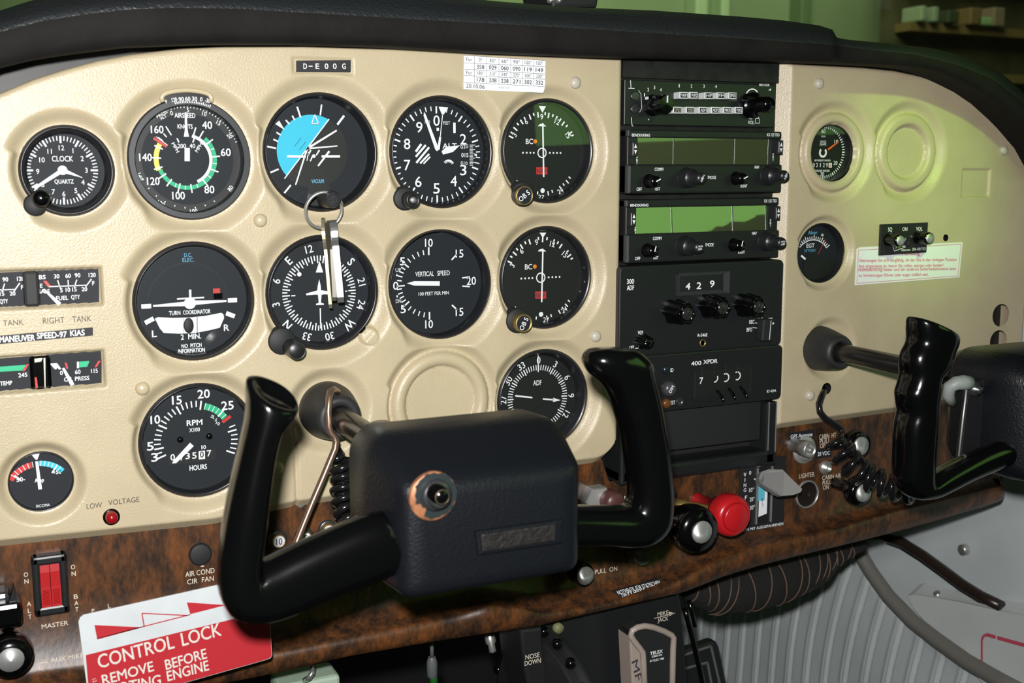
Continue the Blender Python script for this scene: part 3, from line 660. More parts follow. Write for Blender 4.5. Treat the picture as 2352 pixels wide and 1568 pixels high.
b = MB(); sg(b, FC, 1775, 735, 1776, 880, 6, y-.0012); sg(b, FC, 1650, 745, 1650, 880, 3, y-.0012); tb2 = part(g, 'tube_lines', b, INK)
b = MB(); q = at(FC, 1698, 812, y); b.sphere((q[0], y-.0002, q[2]), 46*k, sc=(1, .3, 1.55), n=24); part(g, 'ball', b, BLKM)
b = MB(); yy = y-.002; sg(b, FC, 1710, 615, 1378, 637, 44, yy, w2=16); sg(b, FC, 1710, 610, 2040, 592, 44, yy, w2=16); b.disc(xz(FC, 1710, 612, yy), 52*k, yy-.0002); sg(b, FC, 1712, 490, 1714, 580, 20, yy); sg(b, FC, 1594, 574, 1838, 560, 14, yy); part(g, 'miniature_aircraft', b, WHT)
glass(g, .003, .92)
# ---- heading
R = GC['hi'][2]
g = gauge('hi', 'heading_indicator', 'heading dial with compass letters around a white aircraft outline, behind the keys', .010, steps=[(R*.965, .0004), (R*.94, -.001), (R*.93, -.004), (R*.91, -.0045), (R*.90, -.0095)])
y = g.t; c = xz(FD, 603, 678, y); k = scl(733, 673, y)[1]/3.92; b = MB(); N0 = 228
for i in range(72): b.tick(c, (270 if i % 2 == 0 else 292)*k, 338*k, N0+i*5, 11*k, y)
for t, d in (('N', 0), ('3', 30), ('6', 60), ('E', 90), ('12', 120), ('S', 180), ('21', 210), ('24', 240), ('W', 270), ('30', 300), ('33', 330)):
    a = math.radians(N0+d); r = 405*k; b.text(t, (c[0]+r*math.sin(a), c[1]+r*math.cos(a)), (72 if t in 'NESW' else 66)*k, None, N0+d, y, 0, .0003 if t in 'NESW' else .00012)
pg(b, FD, [(603, 388), (636, 492), (570, 492)], y); b.disc(xz(FD, 421, 508, y), 20*k, y, 0, 20); sg(b, FD, 610, 812, 614, 995, 11, y); sg(b, FD, 350, 702, 386, 700, 10, y); sg(b, FD, 835, 662, 853, 660, 10, y)
marks(g, b)
b = MB(); pg(b, FD, [(600, 553), (614, 610), (617, 652), (700, 664), (712, 672), (712, 690), (640, 688), (622, 694), (616, 764), (642, 772), (642, 784), (572, 786), (572, 774), (596, 766), (590, 694), (575, 690), (484, 698), (482, 682), (583, 654), (588, 610)], y-.0008); part(g, 'miniature_aircraft', b, WHT)
glass(g, .002, .92)
b = MB(); q = at(FD, 245, 1100, 0); b.lathe((q[0], .0, q[2]), [(.0095, -.006), (.0095, .0062), (.0085, .0070), (.0001, .0070)], n=28); part(g, 'lug', b, BLKM, fix=True)
yk = -.026; q = at(FD, 405, 1200, yk); r = 80/3.92*scl(683, 806, yk)[1]; b = MB(); b.lathe((q[0], .0, q[2]), [(r*.8, 0), (r*.8, .006), (r*.97, .008), (r*.97, .024), (r*.9, .0255), (r*.8, .026), (.0001, .026)], n=36); part(g, 'setting_knob', b, BLK, fix=True)
b = MB(); b._open((q[0], q[2]), yk, [(r*.97, -.002), (r*.98, -.0004), (r*.92, .0003), (r*.84, .0003), (r*.80, -.0006)], 0, 36); part(g, 'knob_rim', b, GUN)
# ---- vertical speed
R = GC['vsi'][2]
g = gauge('vsi', 'vertical_speed_indicator', 'vertical speed gauge with its white needle pointing left at zero', .014, steps=[(R*.982, .0002), (R*.955, -.0135)], lip=.988)
y = g.t; c = xz(FD, 1590, 592, y); k = scl(985, 651, y)[1]/3.92; b = MB()
for sgn in (1, -1):
    for i in range(1, 5): b.tick(c, 262*k, 306*k, 270+sgn*i*7.7, 11*k, y)
    b.tick(c, 245*k, 322*k, 270+sgn*38.5, 13*k, y)
    for i in range(1, 5): b.tick(c, 262*k, 306*k, 270+sgn*(38.5+i*10.3), 10*k, y)
    b.tick(c, 256*k, 326*k, 270+sgn*90, 14*k, y)
    b.tick(c, 300*k, 368*k, 270+sgn*137, 14*k, y)
    b.tick(c, 325*k, 400*k, 270+sgn*173.5, 12*k, y)
b.tick(c, 232*k, 308*k, 268, 12*k, y)
for t, u, v in (('0', 1290, 612), ('5', 1350, 392), ('5', 1357, 822), ('10', 1588, 225), ('10', 1590, 958), ('15', 1864, 322), ('15', 1864, 847), ('20', 1970, 568)): tx(b, FD, t, u, v, 70, 46 if len(t) == 1 else 68 if t[0] == '1' else 82, Y=y, bold=.00018)
tx(b, FD, 'UP', 1312, 470, 32, 48, Y=y); tx(b, FD, 'DN', 1314, 750, 34, 48, Y=y); pg(b, FD, [(1300, 502), (1311, 524), (1290, 524)], y); pg(b, FD, [(1292, 700), (1313, 698), (1303, 722)], y)
tx(b, FD, 'VERTICAL', 1550, 505, 42, 165, Y=y, bold=.00008); tx(b, FD, 'SPEED', 1720, 497, 42, 112, Y=y, bold=.00008); tx(b, FD, '100 FEET PER MIN', 1632, 680, 30, 272, Y=y, bold=.00005); marks(g, b)
b = MB(); pg(b, FD, [(1390, 590), (1455, 570), (1686, 571), (1686, 612), (1455, 610)], y-.0018); part(g, 'needle', b, WHT)
glass(g, .001, .95)
# ---- tachometer
R = GC['rpm'][2]
g = gauge('rpm', 'tachometer', 'engine speed gauge with hour counter, partly hidden by the left yoke grip', .009, steps=[(R*.965, .0004), (R*.94, -.002), (R*.93, -.0085)])
y = g.t; c = xz(FE, 1768, 598, y); k = scl(451, 1011, y)[1]/3.92; b = MB()
b.arc(c, 288*k, 345*k, 15, 54, y, 1, 12); b.tick(c, 275*k, 365*k, 57.5, 28*k, y-.0001, 2)
for n in range(3, 36):
    a = -110+(n-3)*7.0; mj = n in (3, 5, 10, 15, 20, 25, 30, 35)
    if n < 21 or n == 25 or n > 28: b.tick(c, (282 if mj else 305)*k, 362*k, a, (14 if mj else 11)*k, y-.0002)
    elif n < 27: b.tick(c, 288*k, 345*k, a, 5*k, y-.0002)
for t, u, v in (('3', 1392, 745), ('5', 1353, 645), ('10', 1398, 405), ('15', 1592, 230), ('20', 1834, 174), ('25', 2048, 278)): tx(b, FE, t, u, v, 74, 58 if len(t) == 1 else 108 if t[0] == '2' else 84, Y=y, bold=.0003)
tx(b, FE, 'RPM', 1752, 432, 48, 140, Y=y, bold=.00025); tx(b, FE, 'X100', 1752, 497, 34, 95, Y=y, bold=.0001); tx(b, FE, 'HOURS', 1785, 835, 44, 155, Y=y, bold=.0002)
tx(b, FE, '1', 1818, 655, 34, 8, Y=y, bold=.0001); tx(b, FE, '0', 1842, 653, 34, 24, Y=y, bold=.0001)
tx(b, FE, 'SL', 1918, 380, 26, 36, 30, Y=y, bold=.0001); tx(b, FE, '5', 1945, 408, 26, None, 30, Y=y, bold=.0001); tx(b, FE, '10', 1962, 440, 26, 34, 30, Y=y, bold=.0001)
marks(g, b, [WHT, GRN, RED])
b = MB(); pg(b, FE, [(1520, 716), (1940, 664), (1945, 768), (1525, 815)], y-.0002, 0); pg(b, FE, [(1788, 690), (1845, 684), (1847, 758), (1790, 764)], y-.0004, 1)
for t, u, v in (('0', 1555, 745), ('4', 1622, 745), ('3', 1690, 732), ('5', 1750, 728), ('7', 1883, 708)): tx(b, FE, t, u, v, 54, 38, Y=y-.0006, mi=1, bold=.0002)
tx(b, FE, '0', 1818, 720, 52, 32, Y=y-.0006, mi=0, bold=.0002)
part(g, 'hour_counter', b, [DIALB, WHT])
for u, v in ((1622, 585), (1883, 555)):
    b = MB(); q = at(FE, u, v, y); b.lathe(q, [(28*k, 0), (26*k, .0012), (10*k, .0018), (.0001, .0018)], n=18); part(g, 'dial_screw', b, BLKG, fix=True)
b = MB(); sg(b, FE, 1728, 628, 1575, 785, 46, y-.002, w2=34); pg(b, FE, [(1562, 772), (1587, 797), (1550, 800)], y-.002); part(g, 'needle', b, WHT)
glass(g, .001, .95)
# ---- bearing (ADF) dial
R = GC['adf'][2]
g = gauge('adf', 'radio_bearing_indicator', 'bearing dial marked ADF, half hidden behind the yoke hub', .010, steps=[(R*.965, .0004), (R*.93, -.004), (R*.86, -.0095)], dial=DIALB)
y = g.t; c = xz(FG, 328, 1178, y); k = scl(1235, 913, y)[1]/2.851; b = MB(); N0 = 1.5
for i in range(72): b.tick(c, (172 if i % 6 == 0 else 180)*k, 214*k, N0+i*5, (8 if i % 6 == 0 else 6)*k, y)
for t, d in (('0', 0), ('3', 30), ('6', 60), ('9', 90), ('12', 120), ('15', 150), ('18', 180), ('21', 210), ('24', 240), ('27', 270), ('30', 300), ('33', 330)):
    a = math.radians(N0+d); b.text(t, (c[0]+244*k*math.sin(a), c[1]+244*k*math.cos(a)), 42*k, None, N0+d, y, 0, .00012)
sg(b, FG, 331, 900, 331, 1010, 6, y-.0002)
for a in (45, 90, 135):
    q = np.array([c[0]+300*k*math.sin(math.radians(a)), c[1]+300*k*math.cos(math.radians(a))]); d = -(q-np.array(c))/(300*k); n = np.array([-d[1], d[0]]); b.poly([q+d*19*k, q-d*17*k+n*18*k, q-d*17*k-n*18*k], y)
tx(b, FG, 'ADF', 326, 1080, 32, 54, Y=y, bold=.0001); marks(g, b)
b = MB(); yy = y-.0012; sg(b, FG, 293, 1177, 190, 1166, 10, yy); pg(b, FG, [(176, 1165), (192, 1157), (192, 1175)], yy); sg(b, FG, 362, 1186, 432, 1191, 10, yy); pg(b, FG, [(430, 1178), (478, 1194), (428, 1206)], yy); part(g, 'needle', b, WHT)
glass(g, .001, .93)
# ---- ammeter
g = gauge('amp', 'ammeter', 'small ammeter with a red and blue scale at the lower left', .005, steps=[(GC['amp'][2]*.975, -.0045)], dial=DIAL)
y = g.t; c = xz(FE, 352, 1068, y); k = scl(93, 1130, y)[1]/3.92; b = MB()
b.arc(c, 240*k, 290*k, -57, -10, y, 1, 12); b.arc(c, 245*k, 292*k, 3, 49, y, 2, 12)
for i in range(6): b.tick(c, 240*k, 290*k, -48+i*8, 5*k, y-.0001); b.tick(c, 245*k, 292*k, 6+i*7, 5*k, y-.0001)
b.tick(c, 195*k, 262*k, -46, 14*k, y-.0002); b.tick(c, 205*k, 290*k, 34, 12*k, y-.0002)
tx(b, FE, '50-', 187, 943, 38, 78, Y=y, bold=.0001); tx(b, FE, '+50', 513, 876, 38, 76, Y=y, bold=.0001); tx(b, FE, 'Amp', 354, 950, 34, 84, Y=y, bold=.0001); tx(b, FE, 'RICOMA', 388, 1178, 24, 122, Y=y)
marks(g, b, [WHT, RED, SKY])
b = MB(); sg(b, FE, 362, 1032, 330, 780, 30, y-.0015, w2=22); pg(b, FE, [(285, 722), (356, 712), (335, 766), (322, 766)], y-.0015); part(g, 'needle', b, WHT)
# ---- exhaust temperature
g = gauge('egt', 'exhaust_temperature_gauge', 'small oval-looking exhaust temperature gauge marked EGT, above the right yoke shaft', .008, steps=[(GC['egt'][2]*.96, -.0005), (GC['egt'][2]*.90, -.0075)])
y = g.t; k = scl(1880, 575, y)[1]/3.92; b = MB(); c = xz(FL, 335, 400, y)
b.arc(c, 196*k, 204*k, -46, 52, y, 0, 30)
for i in range(17): b.tick(c, 200*k, (232 if i % 4 else 244)*k, -46+i*6.1, 8*k, y)
tx(b, FL, 'EGT', 320, 250, 36, 70, Y=y, bold=.0001); tx(b, FL, '25°F/DIV', 315, 295, 24, 104, Y=y, mi=1); tx(b, FL, 'Alcor', 340, 133, 30, 82, Y=y, mi=1, bold=.0001); tx(b, FL, '*', 427, 165, 40, 22, Y=y, bold=.0001)
sg(b, FL, 456, 188, 388, 330, 5, y-.0003, 2); sg(b, FL, 236, 340, 278, 376, 18, y-.0003)
pg(b, FL, [(285, 345), (345, 325), (395, 330), (430, 372), (560, 372), (560, 480), (500, 560), (400, 600), (300, 560), (262, 470), (265, 400)], y-.0008, 3)
marks(g, b, [WHT, BLU, RED, DIALB])
# ---- hour meter
g = gauge('vdo', 'engine_hour_meter', 'small engine hour meter with an orange hand, upper right panel', .009, steps=[(GC['vdo'][2]*.97, -.0005), (GC['vdo'][2]*.93, -.006), (GC['vdo'][2]*.92, -.0085)], dial=DIALB)
y = g.t; c = xz(FK, 440, 820, y); k = scl(1893, 349, y)[1]/3.92; b = MB()
for i in range(60): b.tick(c, 214*k, 242*k, i*6, (13 if i % 5 == 0 else 8)*k, y)
for t, u, v, h in (('60', 437, 632, 34), ('10', 553, 725, 32), ('20', 545, 917, 36), ('30', 425, 1018, 36)): tx(b, FK, t, u, v, h, 34, Y=y, bold=.00006)
tx(b, FK, 'min', 436, 676, 22, 36, Y=y); tx(b, FK, 'VDO', 433, 727, 20, 54, Y=y, bold=.00006); tx(b, FK, 'QUARZ', 433, 750, 18, 58, Y=y, bold=.00006); tx(b, FK, 'BETRIEBSSTUNDEN', 428, 895, 16, 142, Y=y, bold=.00004); tx(b, FK, 'ENGINE HOURS', 426, 988, 18, 132, Y=y, bold=.00005)
q = xz(FK, 432, 825, y); b.arc(q, 26*k, 46*k, 40, 320, y, 0, 24)
for t, u in (('0', 350), ('2', 379), ('1', 409), ('2', 440), ('9', 468)): tx(b, FK, t, u, 937, 36, 16 if t != '1' else 6, Y=y, bold=.00005)
pg(b, FK, [(484, 917), (512, 917), (512, 960), (484, 960)], y); tx(b, FK, '6', 500, 938, 34, 14, Y=y-.0002, mi=1, bold=.0001)
marks(g, b, [WHT, RED])
b = MB(); sg(b, FK, 478, 797, 572, 728, 20, y-.0015, w2=10); part(g, 'minute_hand', b, mat('hand_orange', (.85, .12, .02), .5))
glass(g, .001, .94)
# ---- edge-reading engine gauges
def strip_plate(fr, pts, y): b = MB(); pg(b, fr, pts, y); return b
YG = .0005
def tankgauge(name, label, off, group, corners):
    q = at(FC, 600+off, 450); o = thing(name, label, 'gauge', (q[0], 0, q[2]), group); y = YG-.0003; b = MB()
    pg(b, FC, corners, YG); b.build('dial', DIAL, o)
    return o, y
o, y = tankgauge('fuel_gauge', 'right tank fuel gauge with red empty mark, directly above the words RIGHT TANK', 0, 'fuel gauges', [(300, 318), (885, 290), (893, 300), (893, 605), (885, 612), (300, 640)])
b = MB()
for t, u, v in (('LBS', 365, 378), ('30', 510, 370), ('60', 613, 365), ('90', 698, 361), ('120', 830, 358), ('E', 372, 455), ('GALS', 390, 505), ('5', 553, 495), ('10', 612, 492), ('15', 670, 488), ('20', 760, 485), ('F', 840, 432)): tx(b, FC, t, u, v, 36, None if len(t) < 3 else 90 if t == 'LBS' else 114 if t == 'GALS' else 62, Y=y, bold=.00012)
tx(b, FC, 'FUEL', 560, 565, 36, 108, Y=y, bold=.00008); tx(b, FC, 'QTY', 680, 556, 36, 78, Y=y, bold=.00008)
pg(b, FC, [(388, 412), (418, 410), (462, 462), (430, 466)], y, 1)
for q in ((440, 463, 782, 450, 9), (518, 405, 547, 485, 9), (613, 402, 616, 470, 9), (691, 400, 668, 472, 9), (823, 395, 772, 462, 10)): sg(b, FC, *q, y-.0001)
b.build('dial_markings', [WHT, RED], o)
b = MB(); sg(b, FC, 392, 484, 538, 622, 12, y-.001, w2=36); b.build('needle', WHT, o)
o, y = tankgauge('fuel_gauge', 'left tank fuel gauge cut off by the left picture edge', -560, 'fuel gauges', [(-330, 356), (265, 322), (265, 645), (-330, 680)])
b = MB()
for t, u, v in (('90', 48, 398), ('120', 185, 392), ('15', 18, 527), ('20', 113, 524), ('F', 200, 468), ('60', -40, 405), ('30', -140, 410), ('LBS', -270, 415)): tx(b, FC, t, u, v, 36, None if len(t) < 3 else 62, Y=y, bold=.00012)
tx(b, FC, 'FUEL', -80, 600, 36, 108, Y=y, bold=.00008); tx(b, FC, 'QTY', 34, 595, 36, 74, Y=y, bold=.00008)
for q in ((-260, 500, 135, 488, 9), (42, 435, 18, 510, 9), (178, 430, 125, 505, 10), (-40, 440, -40, 510, 9)): sg(b, FC, *q, y-.0001)
b.build('dial_markings', [WHT], o)
b = MB(); q = at(FC, 282, 480); q0 = at(FC, 282, 322); q1 = at(FC, 282, 642); b.box(q[0]-.0048, q[0]+.0048, -.003, .001, q1[2], q0[2], bev=.002); b.build('gauge_divider', BLKM, o)
o, y = tankgauge('oil_pressure_gauge', 'oil pressure gauge with green band and white needle, lower right strip gauge', 60, None, [(415, 1075), (910, 1036), (915, 1046), (915, 1330), (906, 1338), (415, 1380)])
o.location.z = ORG[o.name][2] = at(FC, 660, 1210)[2]; o['label'] = 'oil pressure strip gauge with short green band, above the tachometer row'
b = MB(); o_children = [c for c in o.children]
for c in o_children:                          # the dial was built about the first origin: shift its vertices back
    for v_ in c.data.vertices: v_.co.z += at(FC, 660, 450)[2]-at(FC, 660, 1210)[2]
pg(b, FC, [(448, 1156), (512, 1150), (552, 1203), (530, 1210), (520, 1190), (505, 1208), (495, 1206)], y); pg(b, FC, [(582, 1146), (600, 1146), (615, 1200), (598, 1204)], y, 1); pg(b, FC, [(692, 1140), (712, 1139), (711, 1196), (693, 1197)], y)
pg(b, FC, [(718, 1137), (806, 1131), (785, 1184), (714, 1190)], y, 2); pg(b, FC, [(884, 1132), (908, 1128), (872, 1186), (850, 1190)], y, 1)
for t, u, v in (('0', 553, 1240), ('60', 700, 1230), ('115', 850, 1221), ('OIL', 617, 1297)): tx(b, FC, t, u, v, 36, None if t != '115' else 58, Y=y, bold=.0001)
tx(b, FC, 'PRESS', 740, 1288, 36, 128, Y=y, bold=.0001); b.build('dial_markings', [WHT, RED, GRN], o)
b = MB(); sg(b, FC, 568, 1196, 655, 1350, 20, y-.001, w2=34); b.build('needle', WHT, o)
q = at(FC, 0, 1250); o = thing('oil_temperature_gauge', 'oil temperature gauge with long green bar, cut by the left picture edge', 'gauge', (q[0], 0, q[2])); y = YG-.0003
b = MB(); pg(b, FC, [(-330, 1135), (300, 1085), (300, 1390), (-330, 1440)], YG); b.build('dial', DIAL, o)
b = MB(); pg(b, FC, [(-200, 1198), (236, 1166), (200, 1218), (-200, 1240)], y, 1); pg(b, FC, [(238, 1164), (262, 1160), (222, 1222), (200, 1224)], y, 2)
tx(b, FC, '245', 205, 1258, 36, 80, Y=y, bold=.0001); tx(b, FC, 'TEMP', 55, 1332, 36, 108, Y=y, bold=.0001); tx(b, FC, 'OIL', -60, 1340, 36, 70, Y=y, bold=.0001); tx(b, FC, '100', -180, 1290, 36, 70, Y=y)
for i in range(12): q_ = 1110+i*23; sg(b, FC, 301, q_, 301, q_+10, 8, y-.0002)
b.build('dial_markings', [WHT, GRN, RED], o)
b = MB(); q0 = at(FC, 355, 1085); q1 = at(FC, 355, 1384); b.box(q0[0]-.0062, q0[0]+.0062, -.002, .001, q1[2], q0[2], bev=.002); dv = b.build('gauge_divider', BLKG, o)
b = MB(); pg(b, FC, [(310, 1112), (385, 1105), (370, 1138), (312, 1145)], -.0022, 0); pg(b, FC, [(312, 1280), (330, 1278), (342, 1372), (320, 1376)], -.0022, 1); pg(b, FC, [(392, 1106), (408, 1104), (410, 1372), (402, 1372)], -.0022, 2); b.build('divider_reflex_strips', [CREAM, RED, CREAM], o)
# ---- warning lamp
q = at(FE, 1010, 1300, 0); o = thing('warning_lamp', 'round red low-voltage warning lamp in a black collar, lower left', 'lamp', (q[0], 0, q[2]))
b = MB(); c = at(FE, 1005, 1285, -.007); b._open((c[0], c[2]), -.007, [(.0054, -.006), (.0054, -.0004), (.0046, 0), (.0040, -.0006), (.0038, -.003)], 0, 28); b.build('collar', BLKG, o)
b = MB(); c = at(FE, 1015, 1312, -.013); b.lathe((c[0]-.0003, -.004, c[2]+.0012), [(.0038, 0), (.0038, .008), (.0032, .0095), (.0001, .010)], n=24); b.build('lens', mat('dark_red_lens', (.26, .006, .009), .22), o, fix=True)
# ================================================================== placards on the covers
def quad_plate(name, label, cat, fr, corners, Y, m, th=.0006):
    b = MB(); q = [xz(fr, u, v, Y) for u, v in corners][::-1]; b.prism(q, Y, Y+th+.0015)
    o = b.build(name, m); return tag(o, label, cat)
def child(o, name, b, m): return b.build(name, m, o)
o = quad_plate('registration_placard', 'black strip reading D-E00G in white letters, above the attitude gauge', 'placard', F1, [(681, 139), (806, 138), (806, 166), (681, 165)], YP+.0006, BLKM)
b = MB()
for t, u in (('D', 701), ('E', 729), ('0', 750), ('0', 769), ('G', 790)): tx(b, F1, t, u, 152, 12, 8, Y=YP+.0002, bold=.0001)
sg(b, F1, 709, 152, 718, 152, 2, YP+.0002); child(o, 'lettering', b, WHT)
Y = YP-.0009; o = quad_plate('compass_card', 'white paper compass correction card with a grid of numbers', 'card', F1, [(1066, 127), (1253, 139), (1252, 200), (1248, 213), (1065, 205)], Y+.0005, PAPER, .0002)
b = MB(); yy = Y; xs_ = [1066, 1089.5, 1118, 1146, 1173, 1200, 1226, 1252]
def cy(u, r): return np.interp(u, [1066, 1253], [(127, 139), (144, 153), (159, 170), (173, 182), (189, 199), (205, 212)][r])
for r in (0, 1, 2, 3, 4): sg(b, F1, 1066, cy(1066, r), 1252, cy(1252, r), .7, yy)
for u in xs_[1:-1]: sg(b, F1, u, cy(u, 0), u, cy(u, 4), .7, yy)
rows = (('Für', '0°', '30°', '60°', '90°', '120°', '150°'), ('', '358', '029', '060', '090', '119', '149'), ('Für', '180°', '210°', '240°', '270°', '300°', '330°'), ('', '178', '208', '238', '271', '302', '332'))
for r, row in enumerate(rows):
    for i, t in enumerate(row):
        u = (xs_[i]+xs_[i+1])/2; v = (cy(u, r)+cy(u, r+1))/2
        if t: tx(b, F1, t, u, v, 9 if r % 2 else 7.5, (17 if r % 2 else 15) if i and t != '0°' else (14 if t != '0°' else 8), 2, yy, 0, .00009 if r % 2 else 0)
tx(b, F1, '20.10.06', 1092, 198, 9, 42, 2, yy, 0, .00003)
for i in range(7): sg(b, F1, 1144+i*4, 203+i*.3, 1149+i*3, 198+(i % 3), .6, yy)
child(o, 'printing', b, INK)
o = quad_plate('speed_placard', 'black strip reading MANEUVER SPEED-97 KIAS between the strip gauges', 'placard', FC, [(-330, 935), (835, 830), (838, 903), (-330, 1010)], YP-.0006, BLKM)
b = MB(); yy = YP-.0010
tx(b, FC, 'MANEUVER', 155, 930, 52, 318, Y=yy, bold=.0003); tx(b, FC, 'SPEED-97', 467, 899, 52, 268, Y=yy, bold=.0003); tx(b, FC, 'KIAS', 697, 879, 50, 128, Y=yy, bold=.0003)
child(o, 'lettering', b, WHT)
# ================================================================== radio stack
YR = -.004
o = thing('radio_rack', 'tall black metal rack frame holding the column of radios', 'rack', P(1600, 600, 0))
b = MB(); x0 = .3835; x1 = .5325; zt_ = .1705; zb_ = -.174
def rr_poly(x0, x1, z0, z1, r, n=6):
    out = []
    for cx, cz, a0 in ((x1-r, z0+r, -90), (x1-r, z1-r, 0), (x0+r, z1-r, 90), (x0+r, z0+r, 180)):
        for i in range(n+1): a = math.radians(a0+90*i/n); out.append((cx+r*math.cos(a), cz+r*math.sin(a)))
    return out
b.prism([(x0, zb_+.05), (x1+.003, zb_+.05), (x1+.003, zt_), (x0, zt_)], .004, .022); b.build('backing_plate', BACKB, o)
b = MB(); b.box(x0-.0005, x1, YR+.002, .02, at(FH, 400, 262)[2], zt_); b.build('blank_strip', BACKB, o)
# open tray at the bottom of the stack
tq = P(1797, 915, YR); b = MB(); zt2 = tq[2]-.001; xl, xr = .3825, .5385; zl = -.1725
def band(b, a, c, y0, y1): b.prism(a, y0, y1, bev=.0012)
b.box(xl, xl+.0105, YR-.004, .02, zl, zt2, bev=.0018); b.box(xr-.0115, xr, YR-.004, .02, zl, zt2, bev=.0018); b.box(xl, xr, YR-.004, .02, zl, zl+.0135, bev=.0035)
b.build('tray_frame', BLK, o)
b = MB(); b.box(xl+.008, xr-.008, .015, .02, zl+.01, zt2); pts = [(xl+.0105, zl+.0132), (xr-.0115, zl+.0132), (xr-.0115, zl+.019)]+[(xl+.0105+t*(xr-xl-.022), zl+.0135+.0085*math.sin(math.pi*(.12+t*.80))) for t in np.linspace(1, 0, 14)]
b.build('tray_back', BLKM, o)
b = MB(); b.box(xl+.011, xr-.012, -.0005, .016, zl+.022, zt2, bev=.001); b.build('tray_blanking_cover', BLKM, o)
b = MB(); xx = xr-.0095
b.box(xx-.0004, xx+.0004, YR-.0046, YR-.003, zl+.014, zt2); b.box(xr-.0022, xr-.0014, YR-.0046, YR-.003, zl+.012, zt2); b.build('edge_lines', mat('edge_line_grey', (.16, .165, .17), .5), o)  # thin paler grey lines along the tray's right-hand edges
# ---- audio panel
q = at(FH, 900, 500); o = thing('audio_selector_panel', 'black audio panel with two rows of pale push keys, top of the radio stack', 'radio', (q[0], 0, q[2]))
b = MB(); a0 = at(FH, 150, 272, YR); a1 = at(FH, 1648, 752, YR); XA0, XA1 = a0[0], a1[0]; b.prism([(XA0, a1[2]+.0), (XA1, a1[2]+.0), (XA1, a0[2]), (XA0, a0[2])], YR, .01, bev=.0006); b.build('faceplate', BLK, o)
b = MB(); yy = YR-.0003
for t, u, v in (('1', 350, 425), ('2', 387, 372), ('3', 450, 352), ('4', 513, 375), ('1', 697, 335), ('2', 820, 340), ('3', 945, 340), ('4', 1065, 343)): tx(b, FH, t, u, v, 32, None if t != '1' else 8, Y=yy, bold=.00008)
tx(b, FH, 'BECKER', 1550, 327, 22, 102, Y=yy, bold=.0001); tx(b, FH, 'IC', 1412, 652, 34, 30, Y=yy, bold=.00006); tx(b, FH, 'VOL', 1415, 702, 34, 60, Y=yy, bold=.00006)
for s_ in ((210, 280, 215, 360, 7), (190, 360, 250, 362, 6), (218, 650, 226, 735, 7), (226, 735, 238, 738, 6), (358, 490, 358, 525, 5), (315, 420, 322, 560, 4), (290, 380, 315, 420, 4), (322, 560, 300, 600, 4)): sg(b, FH, *s_, yy)
for s_ in ((1470, 625, 1488, 625, 5), (1470, 625, 1467, 660, 5), (1488, 625, 1492, 660, 5), (1460, 662, 1498, 662, 5), (1460, 662, 1455, 708, 5), (1498, 662, 1502, 708, 5), (1455, 708, 1502, 708, 5)): sg(b, FH, *s_, yy)
pg(b, FH, [(1588, 378), (1615, 360), (1612, 385)], yy); b.arc(xz(FH, 1428, 452, yy), .0062, .0072, -75, 50, yy)
b.words('lettering', WHT, o)
for u, v in ((250, 437), (250, 565)):
    b = MB(); q = at(FH, u, v, YR); b.lathe(q, [(.0037, 0), (.0037, .0012), (.0030, .0016), (.0001, .0010)], n=22); b.build('screw', GUN, o, fix=True)
b = MB(); q = at(FH, 402, 672, YR); b.lathe(q, [(.0022, 0), (.0021, .0006), (.0001, .0007)], n=16); b.build('screw', GUN, o, fix=True)
def keycap(u, v, w, h, t, lit=True):
    yk = YR-.0085; q = at(FH, u, v, yk); s_ = 4.3545; sx, sz = scl(1600, 220, yk); hw = w/2/s_*sx; hh = h/2/s_*sz
    b = MB(); b.box(q[0]-hw, q[0]+hw, yk, YR+.002, q[2]-hh, q[2]+hh, bev=.0006); k_ = b.build('push_key', mat('key_ivory', (.66, .69, .68), .45), o)
    b = MB(); b.box(q[0]-hw*.80, q[0]+hw*.80, yk-.0002, yk+.001, q[2]-hh*.70, q[2]+hh*.70); c_ = b.build('key_label', DIALB, k_)
    b = MB()
    if '\n' in t:
        l0, l1 = t.split('\n'); b.text(l0, (q[0], q[2]+hh*.30), hh*.42, hw*1.3, 0, yk-.0004); b.text(l1, (q[0], q[2]-hh*.30), hh*.42, hw*1.3, 0, yk-.0004)
    else: b.text(t, (q[0], q[2]), hh*.85, hw*1.4, 0, yk-.0004, 0, .00006)
    b.build('key_lettering', CREAM if '\n' in t else WHT, k_)
for t, u, v in (('VHF1', 745, 430), ('VHF2', 845, 430), ('HF', 995, 434), ('FM', 1117, 434), ('SPKR', 1233, 434), ('NAV1\nDME1', 680, 578), ('NAV2\nDME2', 808, 579), ('ADF1', 937, 580), ('ADF2', 1060, 580), ('MKR', 1180, 580), ('VOICE', 1297, 580)): keycap(u, v, 86, 68, t)
q = at(FH, 595, 515, -.028); b = MB(); b.lathe((q[0], YR+.001, q[2]), [(.0085, 0), (.0085, .004), (.0075, .006), (.0072, .019), (.0062, .022), (.0001, .0225)], n=12, sm=False); kn = b.build('rotary_knob', BLKG, o, fix=True)
b = MB(); b.box(q[0]-.0006, q[0]+.0002, -.0264, -.0255, q[2]+.001, q[2]+.0062); b.box(q[0]-.0078, q[0]-.0072, -.010, -.006, q[2]+.004, q[2]+.0062); b.build('pointer_mark', WHT, kn)
q = at(FH, 1610, 515, -.030); b = MB(); b.lathe((q[0], YR+.001, q[2]), [(.0105, 0), (.0105, .005), (.0095, .0065), (.0062, .007), (.0058, .024), (.0048, .0265), (.0001, .027)], n=36); b.box(q[0]-.011, q[0]-.003, -.016, -.006, q[2]+.002, q[2]+.0062, bev=.001); b.build('volume_knob', BLKG, o, fix=True)
